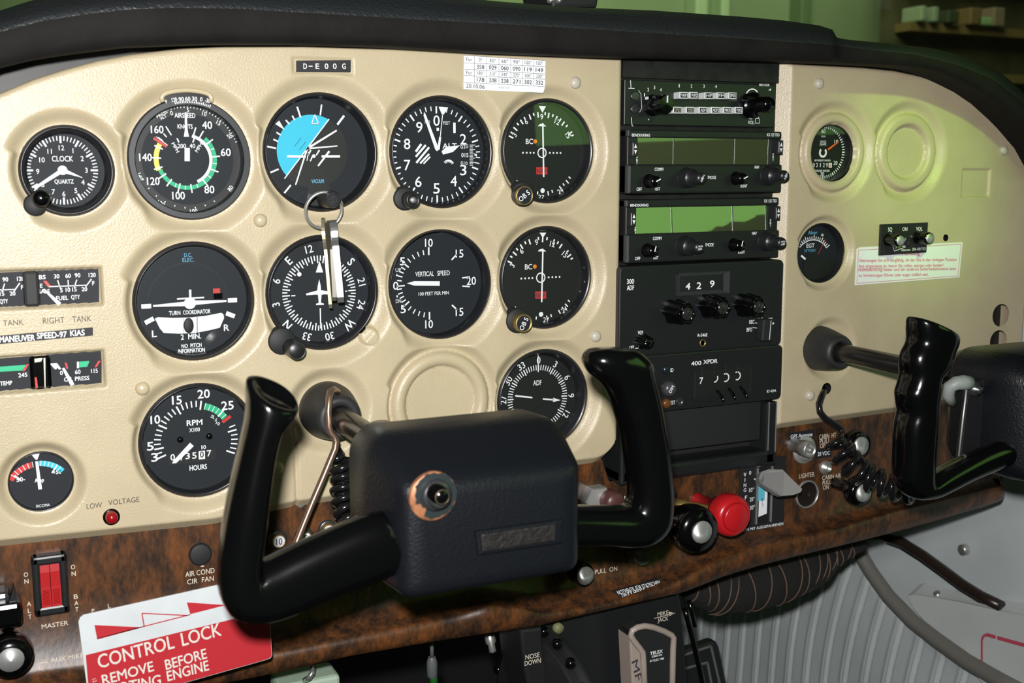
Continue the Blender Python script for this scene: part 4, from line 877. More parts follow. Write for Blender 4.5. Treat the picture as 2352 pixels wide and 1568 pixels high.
# ---- two identical comm/nav radios
DZ = -.0539
LCD = mat('lcd_olive', (.050, .056, .024), .4)
def navcom(dz, dx, label, flip, tilt=0, gm=None):
    def T(u, v, Y): p = at(FH, u, v, Y); return np.array([p[0]+dx, p[1], p[2]+dz])
    yb = -.010; c = T(950, 1110, yb); o = thing('communication_radio', label, 'radio', c, 'communication radios')
    xL = T(185, 900, yb)[0]; xR = T(1722, 900, yb)[0]; zT = T(1000, 782, yb)[2]; zB = T(1000, 1408, yb)[2]; zd0 = T(1000, 862, yb)[2]; zd1 = T(1000, 1120, yb)[2]
    b = MB(); b.box(xL, xR, yb, .01, zd0, zT, bev=.0012); b.box(xL, xR, yb-.002, .01, zB, zd1, bev=.0015); b.box(xL, xL+.010, yb+.0012, .01, zB, zT, bev=.001); b.box(xR-.011, xR, yb+.0012, .01, zB+.002, zT-.006, bev=.001); b.build('case', BLK, o)
    b = MB(); b.box(xL-.0003, xL+.0014, yb-.0022, yb+.004, zB+.0006, zd1-.001, bev=.0006); b.box(xL-.0003, xL+.0012, yb-.0004, yb+.004, zd0+.001, zT-.0005, bev=.0005); b.build('edge_highlight', mat('edge_sheen', (.045, .05, .055), .3), o)  # paler strips paint in the highlight along the left case edge
    w0, w1 = T(285, 900, yb)[0], T(1612, 900, yb)[0]
    cx_, cz_ = (w0+w1)/2, (zd0+zd1)/2; M = Matrix.Translation((cx_, yb+.0016, cz_)) @ Matrix.Rotation(math.radians(tilt), 4, 'X') @ Matrix.Translation((-cx_, -yb-.0016, -cz_))
    b = MB(); b.box(w0, w1, yb+.0026, yb+.008, zd1-.001, zd0+.001, M=M); b.build('display', LCD, o)
    b = MB(); cs_ = [M @ Vector(q_) for q_ in ((w0, yb+.0014, zd1), (w1, yb+.0014, zd1), (w1, yb+.0014, zd0), (w0, yb+.0014, zd0))]; b.add(cs_, [(0, 1, 2, 3)]); gl = b.build('display_glass', gm or LCDG, o)
    b = MB()
    for u in (650, 1265, 1600): p = T(u, 990, yb)[0]; b.box(p-.0003, p+.0003, yb+.0009, yb+.0012, zd1, zd0, M=M)
    b.build('display_divider', GUN, o)
    b = MB(); yy = yb-.0003; y2 = yb-.0023
    def tt(t, u, v, h, w, Y, rot=0, bo=.0001): p = T(u, v, Y); sx, sz = scl(1600, 380, Y); b.text(t, (p[0], p[2]), h/4.3545*sz, w/4.3545*sx, rot, Y, 0, bo)
    tt('BENDIX/KING', 315, 829, 26, 172, yy); tt('KX 125 TSO', 1638, 825, 30, 132, yy); tt('COMM', 495, 1170, 32, 82, y2); tt('OFF', 298, 1369, 32, 50, y2); tt('TEST', 478, 1366, 28, 55, y2)
    tt('IDENT', 1345, 1337, 28, 68, y2); tt('NAV', 1475, 1148, 30, 48, y2); tt('MODE', 1030, 1252, 32, 70, y2, 0, .00006)
    def bx(u0, v0, u1, v1, Y): a, c2 = T(u0, v0, Y), T(u1, v1, Y); b.poly([(a[0], c2[2]), (c2[0], c2[2]), (c2[0], a[2]), (a[0], a[2])], Y)
    bx(984, 1238, 988, 1266, y2); bx(980, 1236, 993, 1240, y2)
    ys = yb+.0008
    for u, v in ((275, 1047), (275, 1078), (275, 1108), (1637, 1022), (1637, 1050), (1637, 1078)): tt('SBY'[(0, 1, 2, 0, 1, 2)[[1047, 1078, 1108, 1022, 1050, 1078].index(v) if u == 275 else [1022, 1050, 1078].index(v)]], u, v, 22, 14, ys)
    b.words('lettering', WHT, o)
    for u, v in ((255, 967), (1712, 950)):
        yk = yb-.003; p = T(u, v, yk); b = MB(); b.box(p[0]-.0026, p[0]+.0026, yk, yb+.002, p[2]-.0058, p[2]+.0058, bev=.0006); k_ = b.build('transfer_key', BLKM, o)
        b = MB(); x, z = p[0]+.0004, p[2]; b.poly([(x-.0013, z+.0008), (x+.0013, z+.0008), (x, z+.0040)], yk-.0002); b.poly([(x+.0013, z-.0008), (x-.0013, z-.0008), (x, z-.0040)], yk-.0002); b.poly([(x-.0024, z-.0042), (x-.0020, z-.0042), (x-.0020, z+.0042), (x-.0024, z+.0042)], yk-.0002); b.build('key_arrows', WHT, k_)
    def small(u, v, name, ang):
        yt = yb-.012; p = T(u, v, yt); b = MB(); b.lathe((p[0], yb, p[2]), [(.0062, 0), (.0060, .0015), (.0048, .003), (.0046, .011), (.0038, .0125), (.0001, .0128)], n=28); k_ = b.build(name, BLKG, o, fix=True)
        a = math.radians(ang); d = np.array([math.cos(a), math.sin(a)]); b = MB(); b.seg((p[0]-d[0]*.0005, p[2]-d[1]*.0005), (p[0]+d[0]*.0040, p[2]+d[1]*.0040), .0009, yb-.0130); b.build('pointer_mark', WHT, k_)
    small(465, 1290, 'volume_knob', flip); small(1340, 1262, 'ident_knob', flip)
    def big(u, v, t):
        yt = yb-.024; p = T(u, v, yt); b = MB(); b.lathe((p[0], yb, p[2]), [(.0092, 0), (.0092, .0012), (.0084, .0020), (.0076, .0030), (.0072, .010), (.0066, .011), (.0048, .0112), (.0046, .0215), (.0038, .0238), (.0001, .024)], n=36); k_ = b.build('tuning_knob', BLK, o, fix=True)
        b = MB(); r_ = -55 if flip < 60 else -8; b.text(t[0], (p[0]+.0004, p[2]+.0011), .0014, .0042, r_, yt-.0014+.001, 0, .0001); b.text(t[1], (p[0]-.0002, p[2]-.0011), .0014, .0040, r_, yt-.0004, 0, .0001); b.build('knob_lettering', WHT, k_)
    big(928, 1258, ('PULL', '25K')); big(1762, 1236, ('PULL', 'OBS'))
navcom(0, 0, 'upper comm radio with dark olive display, directly below the audio panel', 25)
navcom(DZ, -.0005, 'lower comm radio with bright green reflections in its display', 75, -5.0, LCDW)
# ---- direction finder receiver
q = at(FI, 900, 1150); o = thing('direction_finder_receiver', 'black radio marked 300 ADF showing 429, with three fluted knobs', 'radio', (q[0], 0, q[2]))
y0 = -.010; a0 = at(FI, 100, 762, y0); xr_ = at(FI, 1732, 1100, y0)[0]; zt_ = at(FI, 900, 715, y0)[2]; zb_ = at(FI, 900, 1598, y0)[2]
b = MB(); b.prism(rr_poly(a0[0], xr_, zb_, zt_, .0045), y0, .012, bev=.0012); b.build('faceplate', BLK, o)
yy = y0-.0003; b = MB()
tx(b, FI, '300', 210, 898, 46, 70, Y=yy, bold=.0002); tx(b, FI, 'ADF', 210, 961, 46, 70, Y=yy, bold=.0002); tx(b, FI, 'VOL', 313, 1410, 38, 58, Y=yy, bold=.00015); tx(b, FI, 'R-546E', 931, 1434, 30, 96, Y=yy, bold=.00012)
tx(b, FI, 'REC', 1424, 1303, 38, 50, Y=yy, bold=.00012); tx(b, FI, 'AUT', 1508, 1278, 32, 48, Y=yy, bold=.0001); tx(b, FI, 'TEST', 1597, 1283, 38, 66, Y=yy, bold=.00012); tx(b, FI, 'BFO', 1400, 1380, 38, 54, Y=yy, bold=.00012); tx(b, FI, 'OFF', 222, 1556, 30, 46, Y=yy, bold=.0001)
for s_ in ((1455, 1310, 1475, 1314, 6), (1475, 1314, 1494, 1345, 6), (1494, 1345, 1488, 1402, 6), (1430, 1358, 1490, 1366, 6), (258, 1568, 296, 1562, 8)): sg(b, FI, *s_, yy)
b.words('lettering', WHT, o)
b = MB(); a1 = at(FI, 672, 940, y0); a2 = at(FI, 1190, 940, y0); zt3 = at(FI, 930, 803, y0)[2]; zb3 = at(FI, 930, 1026, y0)[2]; w = .0032
for pts in ([(a1[0], zb3), (a2[0], zb3), (a2[0]-.0092, zb3+w), (a1[0]+w*.6, zb3+w)], [(a1[0]+w*.6, zt3-w*.8), (a2[0]-.0092, zt3-w*.8), (a2[0], zt3), (a1[0], zt3)], [(a1[0], zb3), (a1[0]+w*.6, zb3+w), (a1[0]+w*.6, zt3-w*.8), (a1[0], zt3)]):
    b.poly(pts, y0-.0016)
b.box(a1[0], a1[0]+.0006, y0-.0022, y0, zb3, zt3); b.box(a1[0], a2[0], y0-.0018, y0, zt3-.0006, zt3)
x3, x4 = a2[0]-.0092, a2[0]; b.add([(x3, y0+.0012, zb3+w), (x4, y0-.0016, zb3), (x4, y0-.0016, zt3), (x3, y0+.0012, zt3-w*.8)], [(0, 1, 2, 3)]); b.build('window_bezel', mat('bezel_sheen', (.022, .024, .027), .42), o)
b = MB(); b.poly([(a1[0]+w*.6, zb3+w), (x3, zb3+w), (x3, zt3-w*.8), (a1[0]+w*.6, zt3-w*.8)], y0-.0005); b.build('counter_window', DIALB, o)
b = MB()
for t, u, v in (('4', 785, 946), ('2', 895, 940), ('9', 1027, 922)): tx(b, FI, t, u, v, 64, 44, 3, Y=y0-.0009, bold=.0003)
b.build('counter_digits', WHT, o)
for u, v in ((785, 1222), (1142, 1165), (1500, 1155)):
    yt = y0-.021; q = at(FI, u, v, yt); b = MB(); b.lathe((q[0], y0, q[2]), [(.0098, 0), (.0098, .004), (.0092, .006), (.0084, .017), (.0070, .020), (.0062, .0203), (.0060, .0195), (.0001, .0195)], n=48, flute=(6, .10)); k_ = b.build('tuning_knob', BLKG, o, fix=True)
    b = MB(); b.lathe((q[0], yt+.001, q[2]), [(.0052, 0), (.0048, .0010), (.0001, .0012)], n=24); b.build('knob_insert', mat('clear_insert', (.035, .036, .034), .12, var=(900, .8)), k_, fix=True)
q = at(FI, 398, 1512, y0-.012); b = MB(); b.lathe((q[0], y0, q[2]), [(.0058, 0), (.0056, .006), (.0048, .008), (.0046, .0115), (.0001, .0118)], n=36, flute=(9, .10)); b.build('volume_knob', BLKG, o, fix=True)
q = at(FI, 1580, 1390, y0-.008); b = MB(); b.box(q[0]-.0058, q[0]+.0058, y0-.009, y0, q[2]-.0090, q[2]+.0098, bev=.0015, M=Matrix.Translation(q) @ Matrix.Rotation(math.radians(3), 4, 'Y') @ Matrix.Translation(-Vector(q))); k_ = b.build('mode_switch', BLKM, o)
b = MB(); b.seg((q[0]+.0012, q[2]-.0075), (q[0]+.0022, q[2]+.0085), .0006, y0-.0094); b.disc((q[0]+.0046, q[2]+.006), .0009, y0-.0094, 0, 12); b.build('pointer_mark', WHT, k_)
q = at(FI, 930, 1512, y0); b = MB(); b.lathe(q, [(.0030, 0), (.0030, .0008), (.0023, .0009), (.0021, -.0006), (.0001, -.0006)], n=20); b.build('mounting_screw', BRASS, o, fix=True)
# ---- transponder
q = at(FJ, 1000, 520); o = thing('transponder', 'black radio marked 400 XPDR with small thumb levers, lowest radio', 'radio', (q[0], 0, q[2]))
xl_ = at(FI, 95, 1100, y0)[0]; xr_ = at(FJ, 1727, 400, y0)[0]; zt_ = at(FJ, 1100, 188, y0)[2]; zb_ = at(FJ, 1100, 745, y0)[2]
b = MB(); b.prism(rr_poly(xl_, xr_, zb_, zt_, .0045), y0, .012, bev=.0012); b.build('faceplate', BLK, o)
b = MB(); tx(b, FJ, '400', 868, 322, 40, 100, Y=yy, bold=.0002); tx(b, FJ, 'XPDR', 1010, 304, 40, 140, Y=yy, bold=.0002); tx(b, FJ, 'ID', 625, 390, 36, 28, Y=yy, bold=.0001); tx(b, FJ, 'TEST', 624, 716, 36, 64, Y=yy, bold=.0001); tx(b, FJ, 'RT-459A', 1621, 600, 26, 92, Y=yy, bold=.00006); b.words('lettering', WHT, o)
wx0, wx1 = at(FJ, 850, 500, y0)[0], at(FJ, 1408, 500, y0)[0]; wz0 = at(FJ, 1130, 645, y0)[2]; wz1 = at(FJ, 1130, 382, y0)[2]
b = MB(); b.poly([(wx0, wz0), (wx1, wz0), (wx1, wz1), (wx0, wz1)], y0-.0002); b.build('code_window', DIALB, o)
b = MB(); b.box(wx0-.0003, wx0+.0003, y0-.0007, y0, wz0, wz1); b.box(wx1-.0003, wx1+.0003, y0-.0007, y0, wz0, wz1)
for u in (922, 1043, 1160, 1276): p = at(FJ, u, 420, y0)[0]; z = at(FJ, u, 400+(1043-u)*.08, y0)[2]; b.box(p-.0004, p+.0004, y0-.0006, y0, z-.003, z+.0045)
b.build('index_lines', GUN, o)
b = MB(); tx(b, FJ, '7', 918, 496, 62, 34, Y=y0-.0005, bold=.0002); c = at(FJ, 1048, 472, y0); 
for u, v, a0_, a1_ in ((1046, 470, 60, 185), (1157, 464, -30, 200), (1272, 447, -30, 200)): b.arc(xz(FJ, u, v, y0), .0028, .0038, a0_, a1_, y0-.0005, 0, 14)
b.build('code_digits', WHT, o)
for u, v in ((1115, 655), (1232, 635), (1348, 617)):
    p0 = at(FJ, u-40, v-60, y0); p1 = at(FJ, u+25, v+40, y0-.012); b = MB(); b.tube([p0, (p0+p1)/2+np.array([0, -.001, 0]), p1], [.0012, .0015, .0010], 8); b.build('thumb_lever', BLKG, o)
def dome(o, fr, u, v, r, h, name, m, n=24):
    q = at(fr, u, v, y0); b = MB(); b.lathe(q, [(r, -.001), (r, h*.5), (r*.8, h*.85), (r*.4, h), (.0001, h*1.02)], n=n); return b.build(name, m, o, fix=True)
dome(o, FJ, 560, 385, .0036, .003, 'ident_button', mat('dark_teal', (.008, .016, .022), .3)); k_ = dome(o, FJ, 585, 573, .0062, .006, 'dimmer_lamp', mat('smoke_grey', (.045, .045, .05), .3)); dome(o, FJ, 562, 722, .0040, .0035, 'reply_lamp', mat('amber_lens', (.12, .040, .010), .35))
b = MB(); tx(b, FJ, 'DIM', 620, 582, 34, 62, -60, Y=y0-.0070, bold=.0001); b.build('lamp_lettering', WHT, o)
q = at(FJ, 700, 705, y0); b = MB(); b.lathe(q, [(.0034, 0), (.0034, .0008), (.0028, .001), (.0025, .0002), (.0001, .0002)], n=20); b.build('test_jack', GUN, o, fix=True)
# ================================================================== right cover fittings
Y = YP-.0006; o = quad_plate('warning_sticker', 'white sticker with red German seat-check warning text', 'sticker', FL, [(738, 280), (765, 266), (1690, 220), (1660, 535), (722, 607)], Y, PAPER, .0003)
b = MB(); yy = Y-.0003
for s_ in ((752, 292, 1676, 236, 4), (752, 292, 737, 590, 4), (737, 590, 1647, 522, 4), (1676, 236, 1647, 522, 4)): sg(b, FL, *s_, yy)
for t, u, v, w in (('Überzeugen Sie sich sorgfältig, ob der Sitz in der richtigen Position', 1205, 379, 880), ('fest eingerastet ist, bevor Sie rollen, starten oder landen!', 1143, 430, 760), ('Nichtbeachtung dieser und der anderen Sicherheitshinweise kann', 1200, 462, 880), ('zu Verletzungen führen oder sogar tödlich sein.', 1074, 513, 630)):
    tx(b, FL, t, u, v, 27, w, 1.5, yy, 0, .00007)
tx(b, FL, 'Achtung', 1225, 318, 34, 160, 1.5, yy, 0, .00015); sg(b, FL, 765, 462, 978, 452, 4, yy); child(o, 'printing', b, PINK)
yi = YP-.003; q = at(FL, 1165, 190, yi); o = thing('intercom', 'small black intercom plate with two aluminium-capped knobs, overlapping the white sticker', 'radio', q)
b = MB(); pts = [xz(FL, u, v, yi) for u, v in ((957, 60), (1380, 42), (1365, 312), (945, 340))][::-1]; b.prism(pts, yi, YP-.0009, bev=.0003); b.build('faceplate', BLKM, o)
b = MB(); yy = yi-.0003; tx(b, FL, 'SQ', 1037, 105, 36, 36, Y=yy, bold=.00008); tx(b, FL, 'ON', 1170, 101, 32, 44, Y=yy, bold=.00008); tx(b, FL, 'VOL', 1300, 99, 34, 56, Y=yy, bold=.00008); tx(b, FL, 'Intercom', 1180, 288, 20, 78, Y=yy, bold=.00005); tx(b, FL, 'SPA-400 TSO', 1298, 281, 24, 118, Y=yy, bold=.00004)
for s_ in ((1062, 258, 1178, 258, 5), (1178, 258, 1150, 246, 5), (1062, 258, 1075, 300, 5), (1075, 300, 1178, 262, 5), (1085, 275, 1100, 262, 5), (1110, 270, 1125, 262, 5)): sg(b, FL, *s_, yy)
b.words('lettering', WHT, o)
for u, v in ((1130, 205), (1395, 185)):
    yt = yi-.015; p = at(FL, u, v, yt); b = MB(); b.lathe((p[0], yi, p[2]), [(.0056, 0), (.0056, .013), (.0050, .015), (.0001, .015)], n=28); k_ = b.build('knob', BLKG, o, fix=True)
    b = MB(); b.lathe((p[0], yt, p[2]), [(.0044, 0), (.0042, .0006), (.0001, .0006)], n=28); b.build('knob_cap', ALU, k_, fix=True)
p0 = at(FL, 1172, 205, yi); p1 = at(FL, 1235, 165, yi-.012); b = MB(); b.lathe(p0, [(.0042, 0), (.0038, .003), (.002, .0035), (.0001, .0036)], n=18); b.tube([p0, (p0*.5+p1*.5), p1], [.0012, .0014, .0018], 10); b.build('toggle_switch', GUN, o, fix=True)
# beige strip seen through the upper hole
# ================================================================== glareshield
gx = [-260, -120, 0, 75, 150, 300, 500, 700, 900, 1100, 1300, 1420, 1600, 1780, 1915, 2000, 2100, 2200, 2280, 2352, 2400, 2440]
lo = [(-260, 310), (-120, 215), (0, 157), (75, 138), (150, 126), (300, 107), (500, 100), (700, 100), (900, 106), (1100, 118), (1420, 131), (1780, 139), (1900, 144), (2000, 149), (2060, 152), (2116, 157), (2163, 168), (2206, 185), (2261, 213), (2300, 240), (2352, 288), (2400, 345), (2440, 420)]
mi_ = [(-260, 200), (-120, 115), (0, 66), (100, 40), (200, 24), (300, 14), (400, 10), (550, 13), (700, 23), (850, 32), (1000, 41), (1200, 52), (1420, 66), (1700, 84), (1900, 98), (2000, 112), (2100, 122), (2200, 146), (2280, 178), (2352, 232), (2400, 290), (2440, 360)]
tp = [(-260, 150), (-120, 70), (0, 24), (75, 0), (200, -20), (400, -36), (700, -34), (900, -24), (1050, -8), (1130, 2), (1300, 16), (1500, 24), (1700, 38), (1800, 47), (1880, 58), (1912, 68), (1922, 86), (1945, 91), (2050, 100), (2150, 112), (2230, 132), (2300, 168), (2352, 212), (2400, 270), (2440, 340)]
cols = sorted(set(list(range(-260, 2441, 20))+[1905, 1912, 1917, 1922, 1930]))
secs = []
for u in cols:
    l, m2, t = interp(u, lo), interp(u, mi_), interp(u, tp)
    if u > 1915: l2 = -.038
    else: l2 = -.046
    yf = -.046 if u < 1912 else -.046+.007*min(1, (u-1912)/15)
    A = P(u, l, yf); Bm = P(u, m2, yf-.004); Tt = P(u, t, yf+.020)
    sec = [A+np.array([0, .060, .004]), A+np.array([0, .004, .0003]), A+np.array([0, 0, .0012]), A*.72+Bm*.28+np.array([0, -.0015, 0]), A*.35+Bm*.65+np.array([0, -.0015, 0]), A*.08+Bm*.92, Bm+np.array([0, .0012, .0014]), Bm*.72+Tt*.28+np.array([0, 0, .0012]), Bm*.4+Tt*.6+np.array([0, -.001, .0012]), Tt, Tt+np.array([0, .010, .0008]), Tt+np.array([0, .05, -.004]), Tt+np.array([0, .20, -.03])]
    secs.append(sec)
n = len(secs[0]); b = MB(); v = [p for s_ in secs for p in s_]
for i in range(len(secs)-1):
    for k in range(n-1): b_ = 1 if 0 <= k < 5 else 0; b.f.append((i*n+k, (i+1)*n+k, (i+1)*n+k+1, i*n+k+1)); b.m.append(b_); b.s.append(True)
b.v = [tuple(map(float, p)) for p in v]
o = b.build('glareshield', [GLARE, GLAREF], fix=True); tag(o, 'padded black leather-grained glareshield hood running above the whole panel', 'glareshield')
# ================================================================== wood-laminate lower panel
wt = [(-300, 1180), (0, 1180), (600, 1120), (1000, 1060), (1400, 1020), (1800, 930), (2350, 860)]
la = [(-300, 1625), (107, 1563), (196, 1552), (620, 1468), (858, 1419), (1000, 1392), (1060, 1380), (1125, 1366), (1185, 1374), (1250, 1381), (1330, 1366), (1458, 1338), (1560, 1305), (1663, 1253), (1760, 1228), (1880, 1205), (2065, 1157), (2300, 1100), (2316, 1092)]
lb = [(-300, 1660), (0, 1612), (300, 1568), (620, 1504), (917, 1446), (1040, 1420), (1125, 1394), (1185, 1399), (1245, 1411), (1330, 1402), (1407, 1385), (1535, 1349), (1637, 1298), (1714, 1267), (1762, 1252), (1880, 1229), (2065, 1176), (2300, 1121), (2316, 1110)]
lc = [(-300, 1730), (0, 1668), (300, 1612), (620, 1548), (798, 1507), (1006, 1471), (1245, 1435), (1484, 1379), (1573, 1359), (1663, 1323), (1739, 1300), (1829, 1277), (1930, 1253), (2031, 1228), (2150, 1196), (2260, 1164), (2301, 1150), (2314, 1132), (2316, 1128)]
YL = .003
cols = list(range(-300, 1100, 20))+list(range(1100, 1320, 8))+list(range(1320, 2290, 20))+[2290, 2298, 2304, 2309, 2313, 2316]
secs = []
for u in cols:
    yl = -.020-.004*math.exp(-((u-1125)/50)**2)
    a = P(u, interp(u, wt), YL); A = P(u, interp(u, la), -.004); Bq = P(u, interp(u, lb), yl); Cq = P(u, interp(u, lc), yl+.004)
    f_ = np.array([A[0], YL, A[2]+.006]); zt0 = -.149 if a[0] < .376 else -.171 if a[0] < .543 else -.135; top = np.array([a[0], YL, zt0]); mid = np.array([(a[0]+A[0])/2, YL, (zt0+f_[2])/2])
    sec = [top, mid, f_, A*.55+f_*.45+np.array([0, .0004, 0]), A, A*.5+Bq*.5+np.array([0, -.0005, -.0006]), Bq+np.array([0, .0025, .0012]), Bq, Bq*.65+Cq*.35+np.array([0, -.002, 0]), Bq*.3+Cq*.7+np.array([0, -.0015, 0]), Cq, Cq+np.array([0, .004, -.0016]), Cq+np.array([0, .03, .002])]
    if u > 2300: 
        for q in sec[3:]: q[1] += .012*((u-2300)/16)**2
    secs.append(sec)
last = [q+np.array([.0005, .03, 0]) for q in secs[-1]]; secs.append(last)
n = len(secs[0]); b = MB(); b.v = [tuple(map(float, p)) for s_ in secs for p in s_]
for i in range(len(secs)-1):
    for k in range(n-1): b.f.append((i*n+k, (i+1)*n+k, (i+1)*n+k+1, i*n+k+1)); b.m.append(0); b.s.append(True)
woodo = b.build('lower_panel', WOOD, org=(.3, 0, -.2), fix=True); tag(woodo, 'burl-wood laminate lower panel with a rolled bottom lip along the whole cockpit', 'panel')
b = MB(); yw = YL-.0004
def wt_(fr, t, u, v, h, w, bo=.00004, rot=0): tx(b, fr, t, u, v, h, w, rot, yw, 0, bo)
for t, u, v in (('O', 212, 425), ('N', 217, 480), ('O', 597, 363), ('N', 603, 417), ('A', 237, 665), ('L', 240, 720), ('T', 246, 770), ('B', 621, 605), ('A', 625, 658), ('T', 630, 710)): wt_(FO, t, u, v, 36, 34 if t in 'ONAB' else 24, .00005)
wt_(FO, 'MASTER', 450, 835, 36, 220); wt_(FO, 'AUX MIKE', 550, 1105, 34, 270); sg(b, FO, 318, 1150, 390, 1140, 6, yw); sg(b, FO, 318, 1150, 330, 1240, 5, yw); pg(b, FO, [(320, 1228), (342, 1225), (332, 1252)], yw)
wt_(FO, 'P', 762, 720, 30, 22); wt_(FO, 'L', 895, 682, 36, 22); wt_(FO, 'AIR COND', 1637, 407, 42, 240); wt_(FO, 'CIR  FAN', 1642, 470, 40, 220); sg(b, FO, 1644, 357, 1670, 355, 8, yw); wt_(FO, 'FUEL', 2275, 300, 34, 90)
tx(b, FN, 'PULL  ON', 440, 1094, 40, 200, 0, .0004, 0, .00004); wt_(FN, 'MIXTURE', 720, 430, 38, 230); wt_(FM, 'CABIN  HT', 475, 553, 42, 150); wt_(FM, 'PULL', 452, 598, 42, 96); wt_(FM, 'ON', 434, 640, 40, 56); wt_(FM, 'LIGHTER', 287, 906, 40, 138)
wt_(FM, 'CABIN AIR', 512, 918, 38, 170); wt_(FM, 'PULL', 465, 970, 38, 72); wt_(FM, 'ON', 458, 1014, 38, 52)
b.words('printed_lettering', mat('print_ivory', (.62, .56, .46), .6), woodo)
# ---- bottom-left switches
q = at(FO, 418, 515); o = thing('master_switch', 'split red rocker switch in a black bezel on the wood panel, lower left', 'switch', (q[0], YL, q[2]))
def zspan(fr, u, v0, v1, Y): return at(fr, u, v1, Y)[2], at(fr, u, v0, Y)[2]
x0 = at(FO, 270, 520, -.004)[0]; x1 = at(FO, 558, 490, -.004)[0]; z0, z1 = zspan(FO, 418, 268, 758, -.004)
b = MB()
for bb in ((x0, x0+.0048, z0, z1), (x1-.0048, x1, z0, z1), (x0, x1, z1-.0062, z1), (x0, x1, z0, z0+.0062)): b.box(bb[0], bb[1], -.0045, YL+.002, bb[2], bb[3], bev=.0016)
b.build('bezel', BLK, o)
xm = (x0+x1)/2; zm = z0+(z1-z0)*.50
for a, c in ((x0+.0046, xm-.0002), (xm+.0002, x1-.0046)):
    b = MB(); zz = [z1-.006, zm+.009, zm-.001, z0+.006]; yy_ = [-.0010, -.0030, -.0032, -.0046]
    v = []
    for x in (a, c):
        for z, y in zip(zz, yy_): v.append((x, y, z))
        v += [(x, YL, z0+.006), (x, YL, z1-.006)]
    b.add(v, [(0, 1, 7, 6), (1, 2, 8, 7), (2, 3, 9, 8), (3, 4, 10, 9), (0, 5, 4, 3, 2, 1), (6, 7, 8, 9, 10, 11), (5, 0, 6, 11)])
    for i in range(12): z = zm-.003-i*(zm-.010-z0)/12; y = -.0033-(zm-.001-z)/(zm-.001-z0-.006)*.0014; b.box(a+.0008, c-.0008, y-.0005, y+.001, z-.0003, z+.0003, 0)
    b.build('rocker', REDD, o, fix=True)
def disc_thing(name, label, cat, px, py, Y, r, h, m, prof=None, group=None):
    q = P(px, py, Y-h); o = thing(name, label, cat, (q[0], Y, q[2]), group); return o, q
o, q = disc_thing('plug_button', 'plain black round plug above the words AIR COND CIR FAN', 'button', 461, 1274, YL, .008, .003, BLK)
b = MB(); r = 25.0*scl(461, 1274, 0)[1]; b.lathe((q[0], YL+.001, q[2]), [(r, 0), (r, .003), (r*.92, .0042), (r*.8, .0045), (.0001, .0046)], n=32); tag(b.build('blanking_plug', BLKM, fix=True), 'plain black round plug in the wood panel above the words AIR COND CIR FAN', 'plug'); bpy.data.objects.remove(o)
for px, py, t, w in ((641, 1243, '10', 'left of the chrome rod'), (702, 1236, '5', 'just right of the chrome rod'), (757, 1219, '5', 'half covered by the yoke arm')):
    q = P(px, py, YL-.006); o = thing('circuit_breaker', {'641': 'white-faced circuit breaker marked 10, left of the lock rod', '702': 'white-faced circuit breaker marked 5, right behind the lock rod', '757': 'white-faced circuit breaker mostly covered by the yoke arm'}[str(px)], 'circuit breaker', (q[0], YL, q[2]), 'circuit breakers')
    b = MB(); b.lathe((q[0], YL+.001, q[2]), [(.0068, 0), (.0068, .0028), (.0060, .0034), (.0052, .0034)], n=40, flute=(24, .02)); b.build('threaded_collar', GUN, o, fix=True)
    b = MB(); b.lathe((q[0], YL, q[2]), [(.0050, 0), (.0050, .0058), (.0046, .0064), (.0041, .0064), (.0040, .006), (.0001, .006)], n=32); k_ = b.build('button', BRASS, o, fix=True)
    b = MB(); b.lathe((q[0], YL-.0060, q[2]), [(.0042, 0), (.0040, .0003), (.0001, .0003)], n=28); b.build('button_face', WHT, o, fix=True)
    b = MB(); b.text(t, (q[0], q[2]), .0046, .0044 if len(t) > 1 else .0026, 0, YL-.0066, 0, .00012); b.build('button_number', INK, o)
q = P(25, 1515, -.035); o = thing('fuel_primer', 'black knob with a spun silver cone face at the bottom left corner', 'knob', (q[0], YL, q[2]))
b = MB(); r = 47*scl(25, 1515, -.035)[1]; b.lathe((q[0], YL, q[2]), [(.007, 0), (.007, .014), (r*.8, .018), (r, .024), (r, .034), (r*.9, .037), (r*.6, .038)], n=40); b.build('grip', BLKG, o, fix=True)
b = MB(); b.lathe((q[0], -.0345, q[2]), [(r*.60, 0), (r*.58, .0006), (.0001, .003)], n=40); b.build('face', ALU, o, fix=True)
q = P(20, 1398, -.02); o = thing('ignition_switch', 'black key switch block with a raised tab at the left edge', 'switch', (q[0], YL, q[2]))
b = MB(); p0 = at(FO, -150, 720, -.022); p1 = at(FO, 190, 850, -.022); b.box(p0[0], p1[0], -.022, YL, p1[2], at(FO, 100, 665, -.022)[2], bev=.003); b.build('body', BLKG, o)
b = MB(); p0 = at(FO, -120, 600, -.016); p1 = at(FO, 90, 700, -.016); b.box(p0[0], p1[0], -.016, YL, p1[2], p0[2], bev=.003); b.build('key_barrel', GUN, o)
b = MB(); p0 = at(FO, 85, 520, -.016); p1 = at(FO, 130, 680, -.016); b.prism([(p0[0]-.0025, p1[2]), (p1[0]+.001, p1[2]), (p0[0]+.002, p0[2])], -.018, -.008); b.build('tab', BLK, o)
